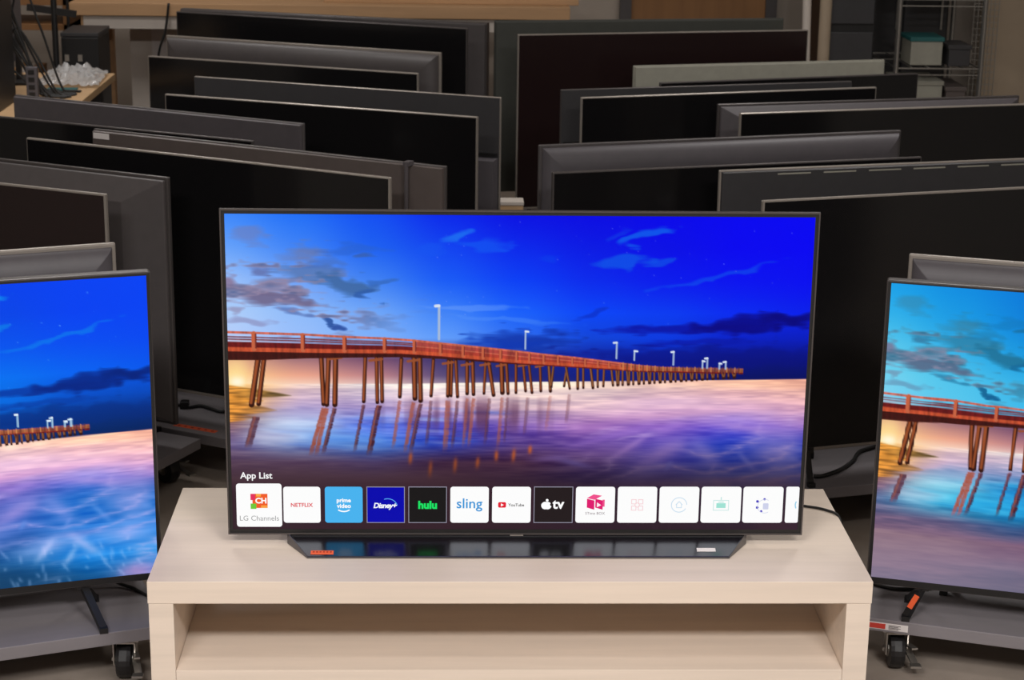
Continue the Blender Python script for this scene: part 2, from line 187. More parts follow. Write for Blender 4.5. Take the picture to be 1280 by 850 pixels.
    rail, flo, und = f(RAIL), f(FLOORLINE), f(UNDER); far = np.clip((U-.66)*9, 0, 1); und = und*(1-far)+(flo+.006)*far; end = np.clip((.889-U)*PW, 0, 1)*np.clip(1-.55*np.clip((U-.74)*12, 0, 1)*(n2 > .5), 0, 1)
    grain = (smooth_noise(220, 14, 31)*.6+smooth_noise(500, 90, 32)*.4)
    def band(v0, v1, col, al=1.):
        a = np.clip((V-v0)*PH+.5, 0, 1)*np.clip((v1-V)*PH+.5, 0, 1)*end*al
        img[:] = img+a[..., None]*(np.array(col, np.float32)/255.*(.78+.44*grain)[..., None]-img)
    left = np.clip((.325-U)*120, 0, 1)
    band(flo+.004, und, (62,20,18)); g = (flo-rail)
    band(rail+.62*g, flo+.012, (104,24,26)); band(rail, flo, (170,62,48), (1-left)*.92)
    for q in (.3, .46): band(rail+q*g-.0022, rail+q*g+.0022, (120,60,70), left)
    band(flo-.001, flo+.0125*(1-.5*U), (190,78,48)); band(rail-.0035*(1-.4*U), rail+.004*(1-.4*U), (196,98,78))
    band(rail+.5*g, rail+.5*g+.003, (205,110,80), (1-left)*.7)
    for u in POSTS:
        i = int(u*PW); w = .0085*(1-.55*min(1, u/.6))
        stroke(img, u, rail[0, i]+.002, u, flo[0, i]+.004, w, (196,98,66)); stroke(img, u+w*.4, rail[0, i]+.004, u+w*.4, flo[0, i], w*.3, (110,40,35))
    band(rail, und, (128,84,56), far*.7)
    for k in range(30):
        u = .68+.208*k/30; i = int(u*PW); stroke(img, u, rail[0, i]-.003, u, und[0, i], .002, ((205,140,80), (90,50,40))[k % 2], .8)
    for (u, v, vb, arm) in LAMPS:
        w = .0042 if u < .45 else .003
        stroke(img, u, v+.004, u, vb, w, (165,185,215)); stroke(img, u, v+.003, u+arm, v+.004, w*1.2, (215,225,240))
    return np.clip(img, 0, 1)

# ------------------------------------------------------------------ mesh helpers
def box(bm, x0, x1, y0, y1, z0, z1):
    v = [bm.verts.new(p) for p in ((x0,y0,z0),(x1,y0,z0),(x1,y1,z0),(x0,y1,z0),(x0,y0,z1),(x1,y0,z1),(x1,y1,z1),(x0,y1,z1))]
    for f in ((3,2,1,0),(4,5,6,7),(0,1,5,4),(1,2,6,5),(2,3,7,6),(3,0,4,7)): bm.faces.new([v[i] for i in f])
    return v
def loft(bm, rings):                                                  # closed loft through equal-length rings
    vs_ = [[bm.verts.new(p) for p in r] for r in rings]; n = len(rings[0])
    for a, b in zip(vs_, vs_[1:]):
        for i in range(n): bm.faces.new((a[i], a[(i+1) % n], b[(i+1) % n], b[i]))
    bm.faces.new(vs_[0][::-1]); bm.faces.new(vs_[-1])
def bar(bm, p0, p1, w_, t_, up=(0, 0, 1)):
    p0, p1 = Vector(p0), Vector(p1); d = (p1-p0).normalized(); u_ = Vector(up)
    if abs(d.dot(u_)) > .95: u_ = Vector((0, 1, 0))
    s = d.cross(u_).normalized()*w_/2; n = s.cross(d).normalized()*t_/2
    loft(bm, [[p+s+n, p-s+n, p-s-n, p+s-n] for p in (p0, p1)])
def tube(bm, pts, r, n=8):
    pts = [Vector(p) for p in pts]; rings = []; ref = Vector((.31, .17, .93))
    for i, p in enumerate(pts):
        d = (pts[min(i+1, len(pts)-1)]-pts[max(i-1, 0)]).normalized(); s = d.cross(ref).normalized(); t = d.cross(s)
        rings.append([p+(s*math.cos(2*math.pi*k/n)+t*math.sin(2*math.pi*k/n))*r for k in range(n)])
    loft(bm, rings)
def spline(pts, n=10):
    P = [Vector(p) for p in pts]; P = [P[0]*2-P[1]]+P+[P[-1]*2-P[-2]]; out = []
    for i in range(1, len(P)-2):
        for k in range(n):
            t = k/n; a, b, c, d = P[i-1:i+3]
            out.append(.5*((2*b)+(c-a)*t+(2*a-5*b+4*c-d)*t*t+(3*b-a-3*c+d)*t**3))
    return out+[P[-2]]
def lathe(bm, prof, c, axis='x', n=24):                               # profile (along, radius)
    rings = []
    for a, r in prof:
        ring = []
        for k in range(n):
            q = 2*math.pi*k/n; p = (a, r*math.cos(q), r*math.sin(q)) if axis == 'x' else (r*math.cos(q), r*math.sin(q), a)
            ring.append(Vector(c)+Vector(p))
        rings.append(ring)
    loft(bm, rings)
def obj(name, bm, m, parent=None, bevel=0, seg=2, smooth=False):
    if bevel: bmesh.ops.bevel(bm, geom=bm.edges[:], offset=bevel, segments=seg, affect='EDGES', profile=.6, clamp_overlap=True)
    bmesh.ops.recalc_face_normals(bm, faces=bm.faces[:])
    me = bpy.data.meshes.new(name); bm.to_mesh(me); bm.free(); me.materials.append(m)
    if smooth: me.polygons.foreach_set('use_smooth', [True]*len(me.polygons))
    o = bpy.data.objects.new(name, me); COL.objects.link(o); o.parent = parent
    return o
def tag(o, label, cat, group=None):
    o['label'] = label; o['category'] = cat
    if group: o['group'] = group
    return o
def thing(name, label, cat, loc=(0, 0, 0), rz=0, group=None):
    o = bpy.data.objects.new(name, None); COL.objects.link(o); o.location = loc; o.rotation_euler = (0, 0, rz); o.empty_display_size = .1
    return tag(o, label, cat, group)
def struct(name, bm, m, parent=None, bevel=0):
    o = obj(name, bm, m, parent, bevel); o['kind'] = 'structure'; return o
def BM(): return bmesh.new()
def bx(name, m, parent, *d, bevel=0, seg=2):
    b = BM(); box(b, *d); return obj(name, b, m, parent, bevel, seg)

M = {}
M['birch'] = mat('birch_foil', (226, 210, 194), .42, spec=.35, vary=.07, vscale=(1.2, 16, 30))
M['floor'] = mat('worn_concrete', (150, 138, 127), .75, vary=.16, vscale=(5, 5, 5), bump=.15)
M['wall'] = mat('wall_paint', (170, 158, 146), .85, vary=.04, vscale=(1.5, 1.5, 1.5))
M['wall_dark'] = mat('wall_grey', (150, 146, 140), .9, vary=.05)
M['ceil'] = mat('ceiling_tile', (205, 202, 196), .9, vary=.05)
M['steel'] = mat('dolly_grey_steel', (122, 117, 120), .5, spec=.4, vary=.08, vscale=(3, 12, 12))
M['rim'] = mat('dark_rim', (78, 73, 72), .36, metal=.3)
M['rim_light'] = mat('bright_rim', (150, 142, 134), .32, metal=.35)
M['black'] = mat('black_plastic', (20, 19, 20), .45)
M['glass'] = mat('dark_screen_glass', (21, 20, 21), .16, spec=.4)
M['glass_warm'] = mat('dark_brown_screen', (34, 22, 22), .22, spec=.4)
for k_, c_, r_ in (('charcoal', (76, 71, 71), .45), ('mauve', (78, 73, 76), .5), ('slate', (80, 76, 80), .52), ('graphite', (52, 51, 53), .5), ('olive', (150, 148, 136), .45), ('greenish', (62, 63, 58), .45), ('brown', (86, 77, 74), .5)):
    M[k_] = mat(k_+'_back_shell', c_, r_, vary=.06, vscale=(30, 30, 30))
M['rubber'] = mat('wheel_rubber', (26, 25, 26), .38, vary=.1)
M['zinc'] = mat('zinc_plated_steel', (176, 172, 166), .3, metal=.9)
M['white'] = mat('white_label', (222, 216, 214), .6)
M['orange'] = mat('orange_label', (232, 96, 52), .6)
M['red'] = mat('red_label', (196, 60, 48), .6)
M['ink'] = mat('label_ink', (90, 84, 84), .7)
M['orange_dark'] = mat('label_orange_ink', (160, 50, 24), .7)
M['stand_metal'] = mat('stand_dark_metal', (100, 101, 106), .2, metal=1)
M['cable'] = mat('cable_black', (16, 15, 15), .5)
M['wood'] = mat('bench_wood', (188, 148, 108), .6, vary=.12, vscale=(1.5, 20, 20))
M['wood_dark'] = mat('brown_wood', (140, 98, 58), .6, vary=.12, vscale=(20, 20, 1.5))
M['desk'] = mat('desk_laminate', (196, 160, 118), .5, vary=.06, vscale=(3, 18, 18))
M['plastic'] = mat('clear_plastic_film', (205, 205, 205), .18, alpha=.42, bump=.6, vscale=(14, 14, 14))
M['teal'] = mat('teal_card', (30, 92, 92), .5)
M['card'] = mat('cardboard', (176, 132, 88), .75, vary=.06)
M['beige'] = mat('beige_panel', (168, 150, 128), .7, vary=.04)
M['paper'] = mat('white_paper', (206, 196, 186), .7)
M['chrome'] = mat('chrome_wire', (160, 158, 154), .3, metal=.9)

# ------------------------------------------------------------------ the room
X0, X1, Y0, Y1 = -3.6, 3.7, -6.0, 6.7
def slab(name, m, *d):
    b = BM(); box(b, *d); return struct(name, b, m)
slab('floor', M['floor'], X0, X1, Y0, Y1, -.1, 0)
slab('ceiling', M['ceil'], X0, X1, Y0, Y1, CEIL, CEIL+.1)
slab('wall_back', M['wall'], X0, X1, Y1, Y1+.12, 0, CEIL)
slab('wall_left', M['wall_dark'], X0-.12, X0, Y0, Y1, 0, CEIL)
slab('wall_right', M['wall_dark'], X1, X1+.12, Y0, Y1, 0, CEIL)
slab('wall_front', M['wall_dark'], X0, X1, Y0-.12, Y0, 0, CEIL)
b = BM(); box(b, .84, 1.56, Y1-.045, Y1, 0, 2.05); door = struct('door_1', b, M['wood_dark'], bevel=.003)
fr = BM(); box(fr, .78, .84, Y1-.06, Y1, 0, 2.11); box(fr, 1.56, 1.62, Y1-.06, Y1, 0, 2.11); box(fr, .84, 1.56, Y1-.06, Y1, 2.05, 2.11); struct('trim_1', fr, M['charcoal'])
hb = BM(); lathe(hb, [(0, .012), (.05, .012), (.05, .028), (.085, .024)], (.9, Y1-.045, 1.0), axis='x', n=14); hb.free()
hb = BM(); bar(hb, (.9, Y1-.045, 1.0), (.9, Y1-.1, 1.0), .02, .02); bar(hb, (.9, Y1-.1, 1.0), (1.02, Y1-.1, 1.0), .018, .018); obj('door_handle', hb, M['zinc'], door)
for i, (x, y, sx, sy, e) in enumerate(PANELS):
    side = 'on the side of the '+('far-pier-end' if x < 0 else 'teal-cloud')+' television'
    lab = ('narrow ceiling light strip above the low wooden bench' if x == 0 else ('wide ceiling panel above the photographer ' if y < 0 else 'long ceiling strip amid the rows ' if y < 4 else 'long ceiling strip near the back wall ')+side)
    t = thing('ceiling_light', lab, 'ceiling light', (x, y, CEIL), 0, 'ceiling lights')
    hb = BM(); box(hb, -sx/2-.03, sx/2+.03, -sy/2-.03, sy/2+.03, -.05, 0); obj('housing', hb, M['paper'], t, .004)
    hb = BM(); box(hb, -sx/2, sx/2, -sy/2, sy/2, -.06, -.05); obj('diffuser', hb, glow('diffuser_glow', (255, 244, 228), 1.0), t)

# ------------------------------------------------------------------ low wooden bench
t = thing('tv_bench', 'low pale birch bench with open shelf under the centre television', 'bench', (0, 0, 0))
bx('top', M['birch'], t, -.745, .745, 0, .55, .3015, .35, bevel=.0012)
for s in (-1, 1):
    bx('side_panel', M['birch'], t, *sorted((s*.7435, s*.693)), .0008, .549, 0, .301, bevel=.001)
    sb = BM(); lathe(sb, [(0, .004), (.003, .004)], (s*.693-.0015, .05, .285), 'x', 10); obj('dowel_hole', sb, M['wood_dark'], t)
bx('shelf', M['birch'], t, -.6925, .6925, .001, .548, .102, .1517, bevel=.001)

# ------------------------------------------------------------------ screens
PIC = paint_pier()
def sample(nx, ny, img):
    yi = (np.arange(ny)+.5)*PH/ny; xi = (np.arange(nx)+.5)*PW/nx
    k = img[:PH//2*2, :PW//2*2].reshape(PH//2, 2, PW//2, 2, 3).mean((1, 3))
    return k[np.minimum((yi/2).astype(int), PH//2-1)][:, np.minimum((xi/2).astype(int), PW//2-1)]
def picture_mesh(name, wdt, hgt, nx, ny, img):
    col = s2l(sample(nx, ny, img)); gx = np.linspace(-wdt/2, wdt/2, nx); gz = np.linspace(hgt, 0, ny)
    co = np.zeros((ny, nx, 3), np.float32); co[..., 0] = gx[None]; co[..., 2] = gz[:, None]
    i = np.arange(ny*nx).reshape(ny, nx); q = np.stack([i[:-1, :-1], i[1:, :-1], i[1:, 1:], i[:-1, 1:]], -1).reshape(-1, 4)
    me = bpy.data.meshes.new(name); me.vertices.add(nx*ny); me.vertices.foreach_set('co', co.ravel())
    me.loops.add(q.size); me.loops.foreach_set('vertex_index', q.ravel().astype(np.int32))
    me.polygons.add(len(q)); me.polygons.foreach_set('loop_start', np.arange(0, q.size, 4, dtype=np.int32))
    try: me.polygons.foreach_set('loop_total', np.full(len(q), 4, np.int32))
    except Exception: pass
    me.update(calc_edges=True); me.validate()
    ca = me.color_attributes.new('picture', 'FLOAT_COLOR', 'POINT')
    ca.data.foreach_set('color', np.concatenate([col, np.ones((ny, nx, 1), np.float32)], -1).astype(np.float32).ravel())
    return me
def retint(img, k, red, blue, gain=1.):
    R, G, B = img[..., 0], img[..., 1], img[..., 2]; m = np.clip((B-np.maximum(R, G*.8))/(B+.02)*1.4, 0, 1)
    return np.clip(np.stack([R*(1-m*red), G+m*k*(B-G)*.75, B*(1-m*blue)], -1)*gain, 0, 1)
def scrim(img):                                                        # the app-list overlay darkens the foot of the picture
    V = ((np.arange(PH)+.5)/PH)[:, None, None]; a = np.clip((V-.66)/.24, 0, 1); a = a*a*(3-2*a)
    return img*(1-.93*a)+np.array((48, 28, 36), np.float32)/255.*.93*a
FONT = bpy.data.fonts.load('<builtin>') if '<builtin>' in [f.filepath for f in bpy.data.fonts] else None
def text_mesh(name, s, size, m, parent, loc, fat=0., width=None, space=1., shear=0.):
    cu = bpy.data.curves.new(name, 'FONT'); cu.body = s; cu.size = size; cu.align_x = 'CENTER'; cu.align_y = 'CENTER'; cu.offset = fat; cu.resolution_u = 3; cu.space_character = space; cu.shear = shear
    tmp = bpy.data.objects.new(name, cu); COL.objects.link(tmp); dg = bpy.context.evaluated_depsgraph_get()
    me = bpy.data.meshes.new_from_object(tmp.evaluated_get(dg)); bpy.data.objects.remove(tmp); bpy.data.curves.remove(cu)
    xs = [v.co.x for v in me.vertices]; ys = [v.co.y for v in me.vertices]; cx, cy = (min(xs)+max(xs))/2, (min(ys)+max(ys))/2
    k = width/(max(xs)-min(xs)) if width else 1
    for v in me.vertices: v.co = ((v.co.x-cx)*k, 0, (v.co.y-cy)*(k if not width else min(k, 1.6)))
    me.materials.clear(); me.materials.append(m); me.name = name
    o = bpy.data.objects.new(name, me); COL.objects.link(o); o.parent = parent; o.location = loc
    return o
def rrect(bm, w_, h_, r, y0, y1, n=5):
    ring = []
    for cx, cz, a0 in ((w_/2-r, h_/2-r, 0), (-w_/2+r, h_/2-r, 90), (-w_/2+r, -h_/2+r, 180), (w_/2-r, -h_/2+r, 270)):
        for k in range(n+1):
            a = math.radians(a0+90*k/n); ring.append((cx+r*math.cos(a), cz+r*math.sin(a)))
    loft(bm, [[(x, y, z) for x, z in ring] for y in (y0, y1)])
def rframe(bm, w_, h_, t_, y0, y1):
    box(bm, -w_/2, w_/2, y0, y1, h_/2-t_, h_/2); box(bm, -w_/2, w_/2, y0, y1, -h_/2, -h_/2+t_)
    box(bm, -w_/2, -w_/2+t_, y0, y1, -h_/2+t_, h_/2-t_); box(bm, w_/2-t_, w_/2, y0, y1, -h_/2+t_, h_/2-t_)

# ------------------------------------------------------------------ centre television
TW, TH = 1.228, .706
tv = thing('television', 'lit television with app row and pier picture on the wooden bench', 'television', (.0149, .197, .35))
ZB = .027                                                              # underside of the panel above the bench
bx('panel', M['black'], tv, -TW/2, TW/2, 0, .006, ZB, ZB+TH, bevel=.0012)
rb = BM(); t_ = .0022
box(rb, -TW/2-.001, TW/2+.001, -.003, .007, ZB+TH-t_, ZB+TH+.001); box(rb, -TW/2-.001, TW/2+.001, -.003, .007, ZB-.001, ZB+t_)
box(rb, -TW/2-.001, -TW/2+t_, -.003, .007, ZB+t_, ZB+TH-t_); box(rb, TW/2-t_, TW/2+.001, -.003, .007, ZB+t_, ZB+TH-t_)
obj('bezel', rb, M['rim'], tv)
bb = BM(); loft(bb, [[(-.5, .006, ZB+.01), (.5, .006, ZB+.01), (.5, .006, ZB+.34), (-.5, .006, ZB+.34)], [(-.47, .045, ZB+.02), (.47, .045, ZB+.02), (.47, .045, ZB+.3), (-.47, .045, ZB+.3)]]); obj('back_cover', bb, M['charcoal'], tv, .004)
SW, SH = TW-.018, TH-.020; SZ = ZB+.011
img = scrim(PIC)
sc = bpy.data.objects.new('screen', picture_mesh('screen', SW, SH, 800, 450, img)); COL.objects.link(sc); sc.parent = tv; sc.location = (0, -.0012, SZ)
sc.data.materials.append(picture_material('picture_glow', 1.0))
# trapezoid foot: front edge thin, rising to the panel
fb = BM(); yf, yb = -.074, .01
loft(fb, [[(-.443, yf, .0002), (.449, yf, .0002), (.449, yf, .0052), (-.443, yf, .0052)], [(-.4915, yb, .0002), (.4975, yb, .0002), (.4975, yb, .0285), (-.4915, yb, .0285)], [(-.4915, yb+.16, .0002), (.4975, yb+.16, .0002), (.4975, yb+.16, .012), (-.4915, yb+.16, .012)]])
foot = obj('stand', fb, M['stand_metal'], tv, .0016)
nk = BM(); box(nk, -.36, .36, .006, .06, .02, ZB+.05); obj('stand_neck', nk, M['charcoal'], tv, .003)
sl = (.0285-.0052)/(yb-yf); an = math.atan(sl)
def on_stand(name, x, y, w_, h_, m):
    s = BM(); box(s, -w_/2, w_/2, -h_/2, h_/2, .0003, .0008); o = obj(name, s, m, foot); o.location = (x, y, .0052+(y-yf)*sl); o.rotation_euler = (an, 0, 0); return o
on_stand('orange_sticker', -.412, -.062, .048, .013, M['orange'])
for k in range(6): on_stand('sticker_print', -.43+.0072*k, -.0605, .004, .004, M['orange_dark']).location.z += .0006
on_stand('white_sticker', .402, -.052, .040, .012, M['white'])
lg = BM(); box(lg, -.014, .014, -.0045, -.0015, ZB-.0045, ZB-.001); obj('logo_bar', lg, M['rim_light'], tv)
# app row
def scr(u, v): return (-SW/2+u*SW, SZ+SH*(1-v))
white = glow('tile_white', (252, 252, 252)); G = {'w': white}
def gl(c):
    if c not in G: G[c] = glow('ui_glow', c)
    return G[c]
TC = ['w', 'w', (72, 178, 238), (2, 4, 172), (24, 22, 23), 'w', 'w', (34, 26, 28), 'w', 'w', 'w', 'w', 'w', 'w']
TN = 'channels film video castle green sling play fruit boxes panel house screen football more'.split()
tiles = []
for i, (u0, v0, u1, v1) in enumerate(TILES):
    u1 = min(u1, .9995); xa, za = scr(u0, v1); xb, zb = scr(u1, v0); w_, h_ = xb-xa, zb-za
    b = BM(); rrect(b, w_, h_, .006 if i < 13 else .004, -.0004, 0)
    o = obj('app_tile', b, gl(TC[i]), tv); o.location = ((xa+xb)/2, -.0018, (za+zb)/2); tiles.append((o, w_, h_))
    if i in (3, 4, 7):
        ring = []; b = BM(); rframe(b, w_+.0005, h_+.0005, .0014, -.0006, 0); obj('outline', b, gl((150, 148, 165)), o)
D = -.0012
def ico(i, name, col, fn):
    b = BM(); fn(b); o = obj(name, b, gl(col), tiles[i][0]); return o
def disc(b, x, z, r, y0=D, y1=D+.0003, n=20, a0=0, a1=360):
    loft(b, [[(x+r*math.cos(math.radians(a0+(a1-a0)*k/n)), y, z+r*math.sin(math.radians(a0+(a1-a0)*k/n))) for k in range(n)] for y in (y0, y1)])
def arc(b, x, z, r, t_, a0, a1, n=16, y0=D, y1=D+.0003, sq=1):
    for k in range(n):
        q = [math.radians(a0+(a1-a0)*(k+j)/n) for j in (0, 1)]
        ps = [(x+(r+s)*math.cos(a), z+(r+s)*sq*math.sin(a)) for a, s in ((q[0], -t_/2), (q[1], -t_/2), (q[1], t_/2), (q[0], t_/2))]
        loft(b, [[(p[0], y, p[1]) for p in ps] for y in (y0, y1)])
def sq(b, x0, x1, z0, z1, y0=D, y1=D+.0003): box(b, x0, x1, y0, y1, z0, z1)
def txt(i, s, size, col, x=0, z=0, fat=0., width=None, space=1., shear=0., lift=0.): return text_mesh('lettering', s, size, gl(col), tiles[i][0], (x, D-.0002-lift, z), fat, width, space, shear)
# first tile: mosaic block with CH and the words below
ico(0, 'icon', (240, 92, 40), lambda b: (sq(b, -.014, .018, -.006, .026)))
ico(0, 'icon', (226, 50, 92), lambda b: (sq(b, -.018, -.008, .012, .026, D-.0003, D)))
ico(0, 'icon', (110, 200, 60), lambda b: (sq(b, -.018, -.006, -.008, .004, D-.0003, D)))
ico(0, 'icon', (250, 170, 70), lambda b: (sq(b, .004, .018, -.006, .0), sq(b, -.006, .004, .02, .026, D-.0003, D)))
txt(0, 'CH', .017, (255, 255, 255), .004, .011, .0006, lift=.0006); txt(0, 'LG Channels', .013, (150, 150, 150), 0, -.029, width=.083)
txt(1, 'NETFLIX', .013, (222, 60, 70), 0, 0, .0003, .047)
txt(2, 'prime', .013, (255, 255, 255), 0, .009, .0004, .03); txt(2, 'video', .014, (255, 255, 255), 0, -.002, .0004, .03)
ico(2, 'icon', (255, 255, 255), lambda b: arc(b, 0, .006, .021, .0026, 235, 305, 10))
txt(3, 'Disney+', .017, (250, 252, 255), -.001, -.003, .0005, .05, .9, .2)
ico(3, 'icon', (90, 170, 245), lambda b: arc(b, .004, -.006, .021, .0016, 15, 110, 14, sq=.95))
txt(4, 'hulu', .02, (24, 226, 100), 0, 0, .0009, .04)
txt(5, 'sling', .026, (60, 150, 215), 0, 0, .0003, .055)
ico(6, 'icon', (226, 30, 50), lambda b: rrect(b, .017, .0125, .003, D, D+.0003))
tiles[6][0].children[-1].location = (-.020, 0, 0)
ico(6, 'icon', (255, 255, 255), lambda b: loft(b, [[(-.0225, y, .0035), (-.0225, y, -.0035), (-.0165, y, 0)] for y in (D-.0003, D)]))
txt(6, 'YouTube', .012, (50, 40, 42), .010, 0, .0002, .034)
ico(7, 'icon', (255, 255, 255), lambda b: (disc(b, -.0175, -.0015, .0085), disc(b, -.0125, -.0015, .0085, D-.0003, D), disc(b, -.0135, .0105, .003)))
ico(7, 'icon', (34, 26, 28), lambda b: disc(b, -.0035, .001, .0035, D-.0008, D-.0003))
txt(7, 'tv', .028, (255, 255, 255), .0105, .001, .0008, .026)
ico(8, 'icon', (222, 28, 110), lambda b: [loft(b, [[(x0, y, -.006), (x0+.016, y, -.011), (x0+.016, y, .010), (x0, y, .014)] for y in (D, D+.0003)]) for x0 in (-.018, .0)])
ico(8, 'icon', (240, 80, 140), lambda b: [loft(b, [[(-.018, y, .0155), (-.002, y, .0115), (.014, y, .021), (-.004, y, .024)] for y in (D, D+.0003)]), sq(b, .0155, .02, -.004, .012)])
ico(8, 'icon', (255, 235, 242), lambda b: loft(b, [[(.0035, y, .006), (.0035, y, -.005), (.0125, y, -.0005)] for y in (D-.0003, D)]))
txt(8, 'STime BOX', .008, (120, 100, 110), 0, -.019, 0, .042)
pk = (246, 214, 218)
ico(9, 'icon', pk, lambda b: [sq(b, -.013, -.0015, .0015, .013), sq(b, .0015, .013, .0015, .013), sq(b, -.013, -.0015, -.013, -.0015), sq(b, .0015, .013, -.013, -.0015)])
ico(9, 'icon', (252, 252, 252), lambda b: [sq(b, x0, x0+.0075, z0, z0+.0075, D-.0003, D) for x0 in (-.011, .0035) for z0 in (-.011, .0035)])
ico(9, 'icon', pk, lambda b: [arc(b, 0, 0, .005, .0018, 0, 360, 14, D-.0006, D-.0003)])
bl = (200, 222, 238)
ico(10, 'icon', bl, lambda b: arc(b, 0, 0, .0165, .0018, 0, 330, 26))
ico(10, 'icon', bl, lambda b: (bar(b, (-.007, D, 0), (0, D, .008), .0003, .0018), bar(b, (0, D, .008), (.007, D, 0), .0003, .0018), sq(b, -.006, -.0045, -.007, .001), sq(b, .0045, .006, -.007, .001), sq(b, -.006, .006, -.007, -.0055)))
gr = (196, 230, 226)
ico(11, 'icon', gr, lambda b: (sq(b, -.017, -.0155, -.013, .011), sq(b, .0155, .017, -.013, .011), sq(b, -.017, .017, .0095, .011), sq(b, -.017, .017, -.013, -.0115), sq(b, -.0012, .0012, .011, .018)))
ico(11, 'icon', (160, 226, 212), lambda b: [sq(b, -.010, .010, -.007, .004), sq(b, -.006, .006, .0055, .007)])
ico(12, 'icon', (70, 60, 190), lambda b: [disc(b, -.012, .008, .0035, n=5), disc(b, -.012, -.006, .0035, n=5), disc(b, .003, .013, .003, n=5), disc(b, -.003, -.0145, .003, n=5)])
ico(12, 'icon', (206, 210, 235), lambda b: [arc(b, -.002, 0, .0155, .0012, 60, 300, 20), rrect(b, .012, .014, .002, D-.0006, D-.0003)])
tiles[12][0].children[-1].location = (.006, 0, -.003)
ico(13, 'icon', (150, 205, 232), lambda b: arc(b, tiles[13][1]/2+.008, 0, .0155, .0025, 150, 210, 10))
lx, lz = scr(.043, .8262); text_mesh('menu_title', 'App List', .021, gl((250, 250, 250)), tv, (lx, -.0022, lz), .0004, .068)
pl = thing('power_cable', 'thin black power cable crossing the bench top to its edge', 'cable', (0, 0, 0))
b = BM(); tube(b, spline([(.40, .262, .395), (.50, .345, .376), (.56, .415, .357), (.60, .44, .3535), (.644, .447, .3535), (.678, .429, .3535), (.707, .416, .3535), (.727, .399, .3538), (.742, .378, .3535), (.7495, .362, .342), (.7505, .335, .30), (.751, .31, .22), (.752, .30, .1), (.765, .33, .006), (.80, .45, .0045)], 8), .003); o = obj('power_cord', b, M['cable'], pl, smooth=True)
b = BM(); bar(b, (.385, .25, .4), (.405, .267, .393), .012, .01); o2 = obj('power_plug', b, M['black'], pl)

